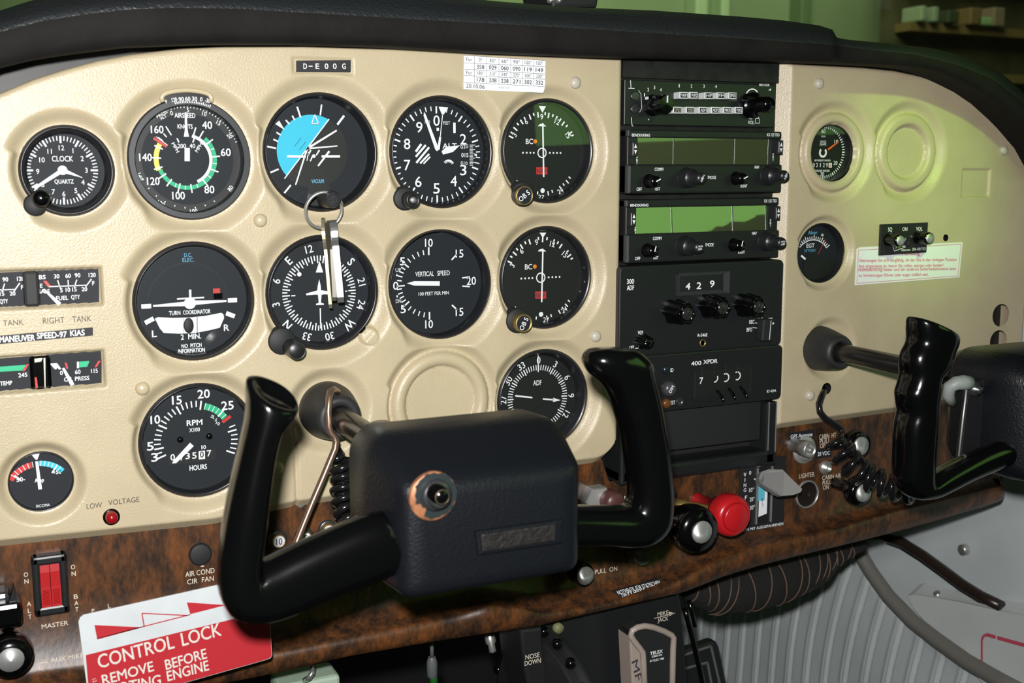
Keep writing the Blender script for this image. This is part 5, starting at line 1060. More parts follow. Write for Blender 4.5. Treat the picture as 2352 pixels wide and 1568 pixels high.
# ---- knobs right of the yoke
def pull(name, label, px, py, Y, prof, m, face=None, fr_=None, cat='knob', n=36, base=None):
    q = P(px, py, Y); o = thing(name, label, cat, (q[0], YL, q[2])); b = MB(); L = YL-Y
    b.lathe((q[0], YL+.001, q[2]), [(r, L*t) for r, t in prof], n=n); b.build('knob', m, o, fix=True)
    if face: b = MB(); b.lathe((q[0], Y-.0002, q[2]), [(face[0], -.001), (face[0]*.97, .0006), (face[2] if len(face) > 2 else .0001, .0008), (.0001, .0008)], n=n); b.build('knob_face', face[1], o, fix=True)
    return o, q
pull('cabin_pull_knob', 'short knob with a pale metal cap, left of the words PULL ON', 1345, 1322, -.024, [(.005, 0), (.0048, .35), (.009, .45), (.0098, .6), (.0092, .92), (.0085, 1)], BLKG, (.0074, STEEL))
pull('carburetor_knob', 'small fluted dull-clear knob in the yoke shadow above the German static placard', 1483, 1284, -.020, [(.004, 0), (.004, .4), (.0062, .5), (.0062, .95), (.005, 1)], mat('dull_clear', (.10, .11, .09), .25), None)
o, q = pull('throttle', 'large black throttle knob with a polished silver centre, beside the red knob', 1613, 1222, -.066, [(.0095, 0), (.0095, .45), (.0125, .5), (.0135, .58), (.0145, .62), (.0172, .68), (.0186, .78), (.0186, .90), (.0165, .98), (.0105, 1.0)], BLKG, (.0090, ALU))
b = MB(); b.lathe((q[0], YL+.001, q[2]), [(.016, 0), (.016, .012), (.013, .018), (.0098, .020)], n=8, sm=False); b.build('friction_lock', BLK, o, fix=True)
o, q = pull('mixture_control', 'large red mixture knob on an olive shaft', 1692, 1189, -.052, [(.0065, 0), (.0065, .55), (.0125, .58), (.0125, .66), (.0160, .70), (.0172, .74), (.0174, .88), (.0168, .94), (.0150, .985), (.0132, 1.0), (.0122, 1.0), (.0120, .975)], REDP)
b = MB(); b.lathe((q[0], -.0508, q[2]), [(.0118, -.001), (.0118, .0012), (.0108, .002), (.0001, .0022)], n=36); b.build('knob_face', REDP, o, fix=True)
b = MB(); e0 = P(1500, 1142, YL); b.tube([e0+np.array([0, .002, 0]), P(1545, 1157, -.016), P(1625, 1174, -.036)], .0052, 16); b.build('shaft', GOLD, o)
q = P(1372, 1148, -.004); o = thing('primer_fitting', 'silver hexagonal nut with a dull red dome, above the yoke arm', 'fitting', (q[0], YL, q[2]))
b = MB(); b.lathe((q[0], YL, q[2]), [(.0125, 0), (.0125, .010), (.0118, .0115), (.0001, .0115)], n=6, sm=False); b.build('hex_nut', ALU, o, fix=True)
b = MB(); q2 = P(1416, 1156, -.020); b.lathe((q2[0], -.006, q2[2]), [(.009, 0), (.009, .012), (.007, .0145), (.0001, .0150)], n=28); b.build('dome', mat('dull_maroon', (.075, .028, .028), .35), o, fix=True)
b = MB(); q2 = P(1547, 1136, -.012); o = b.lathe((q2[0], YL, q2[2]), [(.0055, 0), (.0058, .010), (.0040, .0145), (.0001, .015)], n=18).build('hose_nipple', BLK, fix=True); tag(o, 'small black stub behind the right yoke grip, next to the olive shaft', 'knob')
# ---- flap selector
yf = YL-.002; q = at(FN, 1850, 420, yf); o = thing('flap_selector', 'black wing flap plate with a wide grey paddle lever', 'lever', (q[0], YL, q[2]))
b = MB(); xL_, xR_ = at(FN, 1647, 400, yf)[0], at(FN, 2050, 400, yf)[0]; zB_, zT_ = at(FN, 1850, 735, yf)[2], at(FN, 1850, 95, yf)[2]; b.prism(rr_poly(xL_, xR_, zB_, zT_, .003), yf, YL+.001, bev=.0004); b.build('plate', BLKM, o)
b = MB(); yy = yf-.0003
for t, v in (('W', 233), ('I', 282), ('N', 328), ('G', 374)): tx(b, FN, t, 1690, v, 32, 22 if t != 'I' else 5, Y=yy, bold=.00008)
for t, v in (('F', 440), ('L', 490), ('A', 540), ('P', 590)): tx(b, FN, t, 1700, v, 32, 20, Y=yy, bold=.00006)
tx(b, FN, '0', 1737, 218, 32, 18, Y=yy, bold=.00006); tx(b, FN, '10°', 1749, 372, 36, 42, Y=yy, bold=.00006); tx(b, FN, '20°', 1754, 456, 36, 42, Y=yy, bold=.00006); tx(b, FN, '30°', 1756, 530, 36, 42, Y=yy, bold=.00006)
b.arc(xz(FN, 2010, 205, yy), .0001, .0007, 0, 360, yy, 0, 8); tx(b, FN, 'SLIPS MIT AUSGEFAHRENEN', 1850, 705, 24, 370, Y=yy, bold=.00006); tx(b, FN, 'KLAPPEN VERMEIDEN', 1878, 742, 24, 240, Y=yy, bold=.00006)
b.words('lettering', WHT, o)
b = MB(); x0_, x1_ = at(FN, 1792, 400, yf)[0], at(FN, 1922, 400, yf)[0]; z0_, z1_ = at(FN, 1860, 665, yf)[2], at(FN, 1860, 165, yf)[2]; b.poly([(x0_, z0_), (x1_, z0_), (x1_, z1_), (x0_, z1_)], yf-.0002, 0)
xw0, xw1 = at(FN, 1815, 400, yf)[0], at(FN, 1890, 400, yf)[0]; b.poly([(xw0, z0_+.006), (xw1, z0_+.008), (xw1, z1_-.018), (xw0, z1_-.018)], yf-.0004, 1); b.poly([(x0_+.001, z1_-.030), (xw0+.006, z1_-.030), (xw0+.006, z1_-.006), (x0_+.001, z1_-.006)], yf-.0006, 2)
tx(b, FN, '8', 1846, 462, 30, 14, Y=yf-.0008, mi=3); tx(b, FN, '5', 1848, 505, 30, 14, Y=yf-.0008, mi=3)
sg(b, FN, 1772, 274, 1830, 270, 10, yf-.0009, 1)
b.build('indicator_slot', [DIALB, PAPER, mat('pale_blue', (.12, .48, .62), .5), INK], o)
b = MB()
for x in (x0_, x1_): b.box(x-.0007, x+.0007, yf-.002, yf, z0_, z1_, bev=.0003)
b.build('slot_rails', STEEL, o)
b = MB(); p = at(FN, 1810, 138, yf); b.lathe(p, [(.0030, 0), (.0028, .0012), (.0012, .0014), (.0001, .0009)], n=16); b.build('plate_screw', STEEL, o, fix=True)
# paddle: built as a tapered wedge standing out from the slot
tipY = -.050; baseY = yf-.004
def pp_(u, v, Y): return at(FN, u, v, Y)
top_ = [pp_(1880, 196, baseY), pp_(1905, 186, baseY-.004), pp_(2035, 188, -.034), pp_(2205, 362, tipY), pp_(2180, 395, tipY), pp_(2170, 410, tipY)]
bot_ = [pp_(1812, 272, baseY), pp_(1815, 300, baseY), pp_(1835, 330, -.016), pp_(1990, 418, -.044), pp_(2030, 428, tipY), pp_(2120, 420, tipY)]
outl = [pp_(1812, 270, -.010), pp_(1838, 208, -.010), pp_(1900, 186, -.016), pp_(2030, 188, -.030), pp_(2204, 362, -.050), pp_(2190, 392, -.052), pp_(2120, 418, -.052), pp_(2022, 426, -.050), pp_(1985, 412, -.046), pp_(1822, 306, -.018)]
b = MB(); nrm = np.array([-.25, .25, .93]); nrm /= np.linalg.norm(nrm); th = .0050
b.loft([[q+nrm*.0 for q in outl], [q*.94+np.mean(outl, 0)*.06-np.array([0, .0005, 0])+nrm*.0 for q in outl]], sm=False) if False else None
ctr = np.mean(outl, 0); bk_ = [q+np.array([0.004, .010, -.004]) for q in outl]; fr2 = [ctr+(q-ctr)*.93+np.array([0, -.0022, 0]) for q in outl]
b.loft([bk_, outl, fr2], sm=False); b.build('paddle', GREYP, o, fix=True)
b = MB(); b.tube([pp_(1850, 250, YL+.002), pp_(1870, 262, -.012), np.mean(bk_, 0)], .0035, 10); b.build('lever_arm', STEEL, o)
# ---- lighter, connectors, heat knobs
q = at(FM, 298, 1080, YL-.002); o = thing('lighter_socket', 'empty lighter socket with a bright chrome rim', 'socket', (q[0], YL, q[2])); r = 125/3.92*scl(1856, 1135, 0)[1]
b = MB(); b._open((q[0], q[2]), YL-.002, [(r, -.003), (r, -.0008), (r*.96, 0), (r*.90, 0), (r*.87, -.001), (r*.86, -.016)], 0, 40); b.build('rim', STEEL, o)
b = MB(); b.disc((q[0], q[2]), r*.87, YL-.0004, 0, 32); b.lathe((q[0], YL, q[2]), [(r*.3, 0), (r*.25, .0005), (.0001, .0006)], n=16); b.build('socket', mat('socket_dark', (.012, .008, .006), .3), o)
q = at(FM, 262, 676, YL); o = thing('antenna_connector', 'silver coaxial antenna connector below the GPS label', 'connector', (q[0], YL, q[2]))
b = MB(); b.lathe(q, [(.0125, -.001), (.0125, .0012), (.0112, .0022), (.0085, .0026), (.0085, .006), (.0072, .0065)], n=40); b.build('nut', ALU, o, fix=True)
b = MB(); p = at(FM, 330, 684, -.022); b.lathe((p[0], YL, p[2]), [(.0062, 0), (.0062, .012), (.0070, .0125), (.0070, .0225), (.0064, .0235), (.0055, .0235), (.0050, .019), (.0001, .019)], n=32); b.lathe((p[0], -.014, p[2]), [(.0026, 0), (.0024, .008), (.0012, .0085), (.0001, .0080)], n=16); b.build('barrel', STEEL, o, fix=True)
def label(name, lab, fr, corners, t, u, v, h, w, Y): 
    o = quad_plate(name, lab, 'label', fr, corners, Y, mat('navy_label', (.012, .014, .022), .45), .0002); b = MB(); tx(b, fr, t, u, v, h, w, 0, Y-.0003, 0, .00008); child(o, 'lettering', b, WHT); return o
label('antenna_label', 'dark label strip reading GPS Antenne', FM, [(126, 530), (350, 492), (352, 560), (132, 598)], 'GPS Antenne', 240, 548, 34, 195, YL-.0006)
label('voltage_label', 'dark label strip reading 28 VDC', FM, [(376, 675), (505, 658), (512, 738), (378, 758)], '28 VDC', 440, 710, 34, 112, YL-.0006)
q = at(FM, 448, 833, YL); o = MB().lathe(q, [(.0062, -.001), (.0062, .002), (.0052, .003), (.0040, .0034), (.0034, .0060), (.0022, .0062), (.0020, .001), (.0001, .001)], n=28).build('power_jack', STEEL, fix=True); tag(o, 'round chrome power jack under the 28 VDC label', 'jack')
pull('cabin_heat_knob', 'black pull knob with silver face behind the upper coils of the right cord', 1978, 1024, -.022, [(.0045, 0), (.0045, .35), (.0115, .55), (.0132, .65), (.0132, .86), (.0120, .98), (.009, 1)], BLKG, (.0082, ALU))
pull('cabin_air_knob', 'black pull knob with silver face right of the words CABIN AIR', 1984, 1132, -.034, [(.0055, 0), (.0055, .55), (.0095, .62), (.0125, .70), (.0130, .76), (.0126, .92), (.011, .99), (.009, 1)], BLKG, (.0080, ALU))
q = at(FM, 600, 1003, YL); 
o = quad_plate('static_valve_placard', 'small black German placard with two lines and an arrow on the wood lip', 'placard', FN, [(455, 1260), (890, 1155), (945, 1215), (510, 1310)], -.0045, BLKM, .0004)
# tilt it onto the curved lip: rotate about its top edge
b = MB(); yy = -.0048
pa, pb = xz(FN, 500, 1258, yy), xz(FN, 880, 1172, yy); ang = -math.degrees(math.atan2(pb[1]-pa[1], pb[0]-pa[0]))
tx(b, FN, 'NOTVENTIL FÜR STATISCHEN', 690, 1222, 24, 390, ang, yy, 0, .00005); tx(b, FN, 'DRUCK HERAUS', 628, 1258, 24, 215, ang, yy, 0, .00005); tx(b, FN, 'ZIEHEN', 846, 1208, 24, 98, ang, yy, 0, .00005)
sg(b, FN, 762, 1208, 770, 1236, 6, yy); pg(b, FN, [(755, 1232), (786, 1226), (774, 1244)], yy); l_ = child(o, 'lettering', b, WHT)
ztop = max(v.co.z for v in o.data.vertices)
for q_ in (o, l_):
    for v in q_.data.vertices: v.co.y -= .0045+(ztop-v.co.z)*1.15
# ================================================================== control wheels
def shaft_set(px, py, y_end, name_label, r0=.0205, r1=.0150):
    c = P(px, py, 0)
    o = MB().lathe((c[0], -.0005, c[2]), [(r0, -.004), (r0, .004), (r0*.97, .008), (r0*.90, .016), (r1*1.08, .027), (r1, .030), (r1*.86, .0315), (.0090, .0312), (.0088, .02)], n=48).build('shaft_collar', RUBBER, fix=True)
    tag(o, name_label, 'collar'); return c
cL = shaft_set(752, 941, 0, 'grey-black rubber collar where the left yoke shaft leaves the panel')
cR = shaft_set(1876, 798, 0, 'grey-black rubber collar where the right yoke shaft leaves the panel', .0195, .0140)
def rrsec(x0, x1, z0, z1, y, r, n=7):
    return [(x, y, z) for x, z in rr_poly(x0, x1, z0, z1, r, n)]
def hub_mesh(dx, dz, dy=0.0):
    H = [(-.186, .106, .206, -.130, -.063, .012), (-.188, .102, .211, -.134, -.060, .014), (-.194, .0985, .2155, -.1375, -.0565, .016), (-.213, .0980, .2170, -.138, -.0560, .016), (-.219, .0982, .2170, -.138, -.0565, .016), (-.223, .0990, .2165, -.138, -.0582, .015),
         (-.247, .1050, .2115, -.1372, -.0712, .009), (-.2510, .1064, .2095, -.1366, -.0738, .007), (-.2545, .1085, .2070, -.1350, -.0762, .006), (-.2565, .1120, .2030, -.1320, -.0795, .005), (-.2572, .1180, .1970, -.1270, -.0850, .004)]
    b = MB(); b.loft([rrsec(x0+dx, x1+dx, z0+dz, z1+dz, y+dy, r) for y, x0, x1, z0, z1, r in H]); return b
hub_org = (.147, -.21, -.097)
yk = thing('control_yoke', 'black pilot control yoke with leathery hub and two glossy grips', 'yoke', hub_org)
hub_mesh(0, 0).build('hub', HUBM, yk, fix=True)
b = MB(); b.lathe((cL[0], -.0285, cL[2]), [(.0086, 0), (.0086, .16)], n=36); b.lathe((cL[0]+.0005, -.112, cL[2]), [(.0110, -.002), (.0150, 0), (.0158, .004), (.0158, .070)], n=40); b.build('shaft', mat('shaft_black', (.012, .011, .010), .22), yk, fix=True)
YG_ = -.240
L = [(636, 918, (34, 11), .0060, .0), (633, 904, (46, 16), .0098, 0), (627, 903, (56, 20), .0125, 0), (624, 913, (57, 21), .0138, 0), (617, 937, (50, 17), .0142, 0), (606, 972, (41, 11), .0142, 0), (594, 1020, (40, 9), .0142, 0), (583, 1075, (42, 7), .0145, 0), (571, 1140, (45, 6), .0150, 0),
     (562, 1200, (48, 4), .0152, 0), (554, 1260, (49, 1), .0150, 0), (549, 1305, (49, -8), .0148, 0), (553, 1340, (47, -32), .0145, 0), (570, 1362, (30, -58), .0140, 0), (606, 1358, (-8, -68), .0132, 0), (655, 1340, (-24, -67), .0128, 0), (730, 1306, (-26, -68), .0126, 0), (850, 1258, (-26, -72), .0126, 0), (900, 1240, (-22, -66), .0120, 0)]
b = MB(); b.loft(flow([sect(q[0], q[1], YG_+q[4]*0, q[2], q[3], 28, (-.003, -.0048, -.0052, -.0046, -.003, -.0012)[i] if i < 6 else 0, 2.3) for i, q in enumerate(L)])); b.build('left_grip', BLKG, yk, fix=True)
Rr = [(1405, 800, (-30, -2), .006, 0), (1402, 803, (-48, 3), .0105, 0), (1404, 812, (-60, 8), .0125, 0), (1412, 826, (-67, 10), .0138, 0), (1426, 846, (-66, 14), .0142, 0), (1441, 868, (-54, 14), .0142, 0), (1455, 905, (-48, 10), .0140, 0), (1466, 945, (-46, 8), .0142, 0), (1475, 985, (-44, 5), .0140, 0), (1483, 1030, (-44, 4), .0143, 0), (1489, 1075, (-43, 2), .0140, 0), (1493, 1115, (-43, 0), .0140, 0), (1493, 1150, (-44, -8), .0140, 0), (1487, 1182, (-42, -28), .0140, 0), (1468, 1202, (-24, -44), .0140, 0),
      (1435, 1208, (-4, -46), .0138, 0), (1390, 1206, (3, -44), .0134, 0), (1340, 1206, (4, -45), .0130, 0), (1280, 1206, (4, -46), .0125, 0)]
b = MB(); b.loft(flow([sect(px, py, -.228, a, t, 28, 0, 2.3) for px, py, a, t, _ in Rr])); b.build('right_grip', BLKG, yk, fix=True)
# microphone button and emblem on the hub
yh = -.2574; q = P(995, 1139, yh); r = 56*scl(995, 1139, yh)[1]; b = MB(); b.lathe((q[0], yh+.002, q[2]), [(r, 0), (r, .0022), (r*.97, .0026), (.0001, .0026)], n=48); b.build('button_escutcheon', COPPER, yk, fix=True)
b = MB(); pts = [(q[0]+.0006+rr*math.cos(t), q[2]+.0004+rr*math.sin(t)) for t in np.linspace(0, 2*math.pi, 61)[:-1] for rr in [r*(.93+.022*math.sin(7*t+1)+.02*math.sin(17*t)-(.28 if 3.5 < t < 4.15 else .10 if 2.7 < t < 3.5 else 0))]]; b.prism(pts, yh-.0008, yh+.001); b.build('worn_paint', mat('worn_black_paint', (.010, .016, .018), .45), yk)
b = MB(); q2 = P(1004, 1138, yh-.004); b.lathe((q2[0], yh, q2[2]), [(.0080, 0), (.0080, .0040), (.0068, .0050), (.0058, .0052), (.0058, .0085), (.0048, .0092)], n=60, flute=(30, .025)); b.build('knurled_nut', GUN, yk, fix=True)
b = MB(); q3 = P(1017, 1140, yh-.015); b.lathe((q3[0]-.0006, yh-.006, q3[2]), [(.0046, 0), (.0046, .0045), (.0035, .005), (.0037, .0095), (.0034, .0102), (.0001, .0103)], n=28); k_ = b.build('push_button', BLKG, yk, fix=True)
b = MB(); b._open((q3[0]-.0006, q3[2]), yh-.0162, [(.0038, -.0008), (.0038, 0), (.0034, .0001), (.0033, -.0004)], 0, 28); b.build('button_rim', mat('dull_rim', (.10, .08, .05), .4, .6), k_)
b = MB(); yy = yh-.0002; pts = [P(*p, yh) for p in ((1088, 1218), (1290, 1190), (1290, 1246), (1096, 1274))]; pts = [(p[0], p[2]) for p in pts][::-1]
b.prism(pts, yh-.0022, yh+.001, bev=.0014, seg=3); b.build('emblem_bar', HUBM, yk)
b = MB(); pts = [P(*p, yh) for p in ((1100, 1224), (1272, 1200), (1270, 1238), (1104, 1264))]; b.prism([(p[0], p[2]) for p in pts][::-1], yh-.0028, yh, bev=.0006); b.build('worn_emblem', mat('worn_emblem', (.012, .0105, .010), .5, var=(160, .6), bump=(300, .8, .001)), yk)
# right-hand control wheel
yr = thing('control_yoke', 'black control yoke cut by the right picture edge, one finger-grooved grip showing', 'yoke', (.60, -.2, -.08))
b = MB(); b.lathe((cR[0], -.0285, cR[2]), [(.0078, 0), (.0078, .17)], n=36); b.build('shaft', mat('shaft_black', (.012, .011, .010), .22), yr, fix=True)
hx = float(P(2254, 980, -.205)[0]); hz = float(P(2352, 797, -.20)[2])
H = [(-.17, 0, .12, -.082, 0, .012), (-.176, -.004, .125, -.088, .003, .018), (-.20, -.006, .128, -.090, .004, .020), (-.222, -.004, .126, -.090, .003, .018), (-.236, .004, .12, -.089, -.006, .012), (-.246, .010, .115, -.087, -.012, .010), (-.249, .016, .11, -.083, -.018, .008)]
b = MB(); b.loft([rrsec(hx+x0+.004, hx+x1, hz+z0, hz+z1-.004, y, r) for y, x0, x1, z0, z1, r in H]); b.build('hub', HUBM, yr, fix=True)
G2 = [(2142, 744, (20, 10), .006), (2140, 745, (36, 17), .0115), (2143, 752, (46, 21), .014), (2142, 772, (46, 17), .0145), (2138, 795, (42, 12), .0142), (2129, 818, (46, 8), .0142), (2122, 840, (43, 6), .0142), (2114, 862, (32, 4), .0140), (2111, 885, (34, 4), .0140), (2107, 906, (37, 4), .0140), (2106, 926, (34, 3), .0140), (2107, 950, (31, 3), .0140), (2104, 975, (34, 3), .0140), (2101, 1010, (35, 2), .0140), (2099, 1045, (34, 2), .0140), (2098, 1080, (34, 0), .0140), (2100, 1105, (33, -8), .0135), (2112, 1122, (22, -20), .0125), (2135, 1118, (2, -25), .0115), (2165, 1103, (-8, -24), .011), (2210, 1080, (-9, -24), .0105), (2260, 1058, (-9, -26), .010), (2320, 1035, (-9, -26), .010)]
b = MB(); b.loft(flow([sect(px, py, -.222, a, t, 28, 0, 2.3) for px, py, a, t in G2])); b.build('left_grip', BLKG, yr, fix=True)
b = MB(); yb = -.204; pts = [P(*p, yb) for p in ((2222, 880), (2262, 868), (2256, 1075), (2199, 1076))]; b.prism([(p[0], p[2]) for p in pts][::-1], yb-.002, yb+.003, bev=.0004); b.build('side_plate', mat('worn_plate', (.012, .012, .014), .35), yr)
b = MB(); b.tube([P(2222, 878, yb-.0022), P(2212, 960, yb-.0022), P(2199, 1076, yb-.0022)], .0007, 8); b.build('worn_plate_edge', ALU, yr)
for px, py in ((2212, 1052), (2234, 1046), (2253, 1048)):
    b = MB(); b.lathe(P(px, py, yb-.002), [(.0024, 0), (.0022, .0012), (.0008, .0016), (.0001, .0012)], n=16); b.build('screw', BLKG, yr, fix=True)
b = MB(); b.tube([P(2186, 925, -.198), P(2178, 905, -.20), P(2182, 888, -.202), P(2196, 880, -.204), P(2212, 878, -.206), P(2228, 879, -.207)], [.0038, .0042, .0046, .0050, .0052, .0052], 14); b.build('grey_cable_sleeve', mat('sleeve_grey', (.22, .24, .23), .5), yr, fix=True)
b = MB(); b.lathe(P(2238, 893, -.208), [(.0055, 0), (.0050, .003), (.0030, .004), (.0024, .0062), (.0001, .0064)], n=20); b.build('jack_nut', GUN, yr, fix=True)
# ================================================================== control lock
b = MB(); pth = [(775, 900, -.030), (768, 895, -.036), (760, 897, -.041), (756, 912, -.044), (754, 945, -.046), (755, 978, -.047), (759, 992, -.0475), (768, 1003, -.048), (772, 1014, -.0485), (770, 1030, -.049), (745, 1090, -.050), (715, 1160, -.052), (690, 1222, -.054), (665, 1285, -.056), (630, 1370, -.060), (600, 1440, -.0635)]
lock = thing('control_lock', 'red and white CONTROL LOCK tag on a bent brown rod hooked through the collar', 'control lock', P(430, 1470, -.066))
b.tube([P(*q) for q in pth], [.0024]*len(pth), 14); b.build('rod', BROWNM, lock, fix=True)
YT = -.066; TC_ = [(180, 1428), (184, 1418), (192, 1412), (560, 1330), (614, 1318), (625, 1504), (622, 1511), (612, 1515), (400, 1575), (208, 1640)]
b = MB(); b.prism([(P(*q, YT)[0], P(*q, YT)[2]) for q in TC_][::-1], YT, YT+.0012, bev=.0002); b.build('tag_plate', TAGW, lock)
def tp_(pts, Y): return [(P(*q, Y)[0], P(*q, Y)[2]) for q in pts][::-1]
b = MB(); yy = YT-.0002
b.poly(tp_([(197, 1504), (618, 1401), (624, 1504), (621, 1510), (612, 1514), (400, 1574), (208, 1639)], yy), yy)
b.poly(tp_([(217, 1435), (328, 1440), (223, 1467)], yy), yy); b.poly(tp_([(429, 1383), (520, 1389), (437, 1410)], yy), yy)
for a, c in (((326, 1408), (430, 1413)), ((326, 1408), (331, 1438)), ((331, 1438), (437, 1411)), ((223, 1467), (331, 1438))):
    pa, pb = P(*a, yy), P(*c, yy); b.seg((pa[0], pa[2]), (pb[0], pb[2]), .0007, yy)
b.build('red_print', TAGR, lock)
b = MB(); yy = YT-.0004
def tline(t, p0, p1, h, bo=.0003):
    a, c = P(*p0, yy), P(*p1, yy); w = math.hypot(c[0]-a[0], c[2]-a[2]); rot = -math.degrees(math.atan2(c[2]-a[2], c[0]-a[0])); b.text(t, ((a[0]+c[0])/2, (a[2]+c[2])/2), h*scl(*p0, yy)[1], w, rot, yy, 0, bo)
tline('CONTROL', (225, 1520), (399, 1473), 31); tline('LOCK', (417, 1469), (507, 1444), 30)
tline('REMOVE', (235, 1562), (352, 1529), 23); tline('BEFORE', (380, 1527), (474, 1500), 23); tline('STARTING', (222, 1590), (369, 1560), 23); tline('ENGINE', (384, 1553), (479, 1527), 23)
b.build('tag_lettering', mat('tag_letter', (.58, .55, .50), .5), lock)
b = MB(); b.text('12', (P(217, 1562, yy)[0], P(217, 1562, yy)[2]), .0022, None, 75, yy); b.build('tag_number', TAGW, lock)
# ================================================================== coiled cords
def coil(name, label, lead, path, turns, R, r, tail=None):
    pts = [np.array(p) for p in path]; n = int(turns*18); out = [np.array(p) for p in lead]
    seg_ = np.cumsum([0]+[np.linalg.norm(pts[i+1]-pts[i]) for i in range(len(pts)-1)])
    ref = np.array([0.31, -.9, .3])
    for i in range(n+1):
        s_ = seg_[-1]*i/n; c = np.array([np.interp(s_, seg_, [p[k] for p in pts]) for k in range(3)])
        c2 = np.array([np.interp(min(s_+.001, seg_[-1]), seg_, [p[k] for p in pts]) for k in range(3)]); c1 = np.array([np.interp(max(s_-.001, 0), seg_, [p[k] for p in pts]) for k in range(3)])
        t = (c2-c1)/max(1e-9, np.linalg.norm(c2-c1)); u = ref-t*ref.dot(t); u /= np.linalg.norm(u); w = np.cross(t, u); a = 2*math.pi*turns*i/n; k_ = min(1, i/8+.3)
        out.append(c+(u*math.cos(a)+w*math.sin(a))*R*k_)
    if tail: out += [np.array(p) for p in tail]
    b = MB(); b.tube(out, r, 9); o = b.build(name, mat('cord_black', (.008, .008, .009), .18), fix=True); return tag(o, label, 'cord', 'coiled microphone cords')
coil('coiled_cord', 'black coiled cord hanging between the lock rod and the left yoke hub', [P(772, 1010, -.008), P(774, 1030, -.02)], [P(780, 1045, -.028), P(788, 1090, -.030), P(788, 1130, -.034), P(792, 1165, -.038), P(806, 1205, -.045), P(830, 1240, -.055)], 8.5, .0070, .0027)
coil('coiled_cord', 'black coiled cord hanging from a hole in the right cover to the right yoke', [P(1890, 892, .004), P(1893, 898, -.006), P(1887, 910, -.012), P(1881, 928, -.016), P(1883, 945, -.018), P(1895, 960, -.020), P(1915, 972, -.022), P(1931, 984, -.024), P(1934, 994, -.025)], [P(1925, 1006, -.028), P(1936, 1040, -.032), P(1952, 1062, -.036), P(1975, 1085, -.040), P(2000, 1100, -.048), P(2030, 1112, -.056), P(2075, 1124, -.070), P(2110, 1130, -.08)], 8, .0098, .0029)
# ================================================================== keys on the attitude knob
kr = thing('key_ring', 'split steel key ring hanging from the attitude gauge knob', 'key ring', P(745, 482, -.017))
c = P(745, 483, -.016); b = MB(); b.tube([(c[0]+.0128*math.cos(t), c[1]-.003*math.sin(t)+.0012*t/6.28, c[2]+.0124*math.sin(t)) for t in np.linspace(.3, .3+4*math.pi, 90)], .00105, 10); b.build('ring', STEEL, kr, fix=True)
def key(name, label, top, bot, bowr, bladew, th, m, tilt, cham=False):
    p0, p1 = P(*top), P(*bot); d = p1-p0; Lk = np.linalg.norm(d); d /= Lk; s_ = np.array([tilt, 1, 0.0]); s_ -= d*s_.dot(d); s_ /= np.linalg.norm(s_); nn = np.cross(d, s_)
    out = []
    for a in np.linspace(-2.45, 2.45, 22): out.append((bowr*math.sin(a), bowr-bowr*math.cos(a-0) if False else bowr*(1-math.cos(a))))
    bl = [(s2, t2) for s2, t2 in out]
    right_ = [(bladew, bowr*1.85), (bladew, Lk*.5), (bladew*.75, Lk*.56), (bladew, Lk*.62), (bladew*.6, Lk*.70), (bladew*.95, Lk*.77), (bladew*.6, Lk*.84), (bladew*.8, Lk*.92), (bladew*.1, Lk)] if not cham else [(bladew, bowr*1.85), (bladew, Lk*.93), (bladew*.6, Lk)]
    left_ = [(-bladew*.4, Lk), (-bladew, Lk*.95), (-bladew, bowr*1.85)] if not cham else [(-bladew*.6, Lk), (-bladew, Lk*.93), (-bladew, bowr*1.85)]
    outline = bl+right_+left_
    f0 = [p0+s_*a+d*t+nn*th/2 for a, t in outline]; f1 = [p0+s_*a+d*t-nn*th/2 for a, t in outline]
    f0i = [p0+s_*a*.93+d*(t*.985+.0004)+nn*th*.5 for a, t in outline]
    b = MB(); b.loft([f1, [q*.999+p0*.001-nn*th*.0 for q in f1], f0], sm=False); o = b.build(name, m, fix=True); return tag(o, label, 'key', 'keys on the ring')
key('key', 'dull brass-toned key, leftmost and longest of the keys on the ring', (742, 500, -.019), (760, 707, -.018), .0115, .0040, .0022, mat('dull_brass_key', (.44, .40, .28), .36, .7), .35)
key('key', 'bright nickel key hanging in the middle of the key ring', (757, 506, -.021), (767, 690, -.021), .0105, .0042, .0030, NICKEL, .12)
key('key', 'thick chrome-coated key with a rounded end, rightmost on the ring', (765, 505, -.024), (783, 693, -.024), .0095, .0060, .0044, CHROME, .28, True)
# ================================================================== under the panel
struct(MB().box(-.6, 1.0, .68, .70, -.95, .12).build('wall_front', mat('firewall_dark', (.006, .006, .007), .8)))  # near-black sheet, its colour stands in for the darkness below the panel
struct(MB().box(-.6, 1.0, -.6, .70, -.97, -.95).build('floor', mat('floor_carpet', (.012, .012, .013), .9, bump=(400, .6, .002))))
ped = thing('pedestal', 'black centre pedestal under the wood lip, lettered NOSE DOWN and MIKE JACK', 'pedestal', P(1400, 1480, .012))
yp = .012; b = MB(); pts = [P(*q, yp) for q in ((1240, 1425), (1300, 1418), (1440, 1385), (1545, 1360), (1556, 1364), (1563, 1378), (1572, 1480), (1580, 1640), (1240, 1640))]; b.prism([(p[0], p[2]) for p in pts][::-1], yp, yp+.05, bev=.001); b.build('front_plate', BLK, ped)
yn = -.012; b = MB(); pts = [P(*q, yn) for q in ((1194, 1446), (1245, 1440), (1249, 1480), (1262, 1568), (1275, 1640), (1225, 1640), (1205, 1540))]; b.prism([(p[0], p[2]) for p in pts][::-1], yn, yp+.02, bev=.0025); b.build('trim_housing', mat('housing_black', (.010, .0105, .011), .45, bump=(500, .4, .0006)), ped)
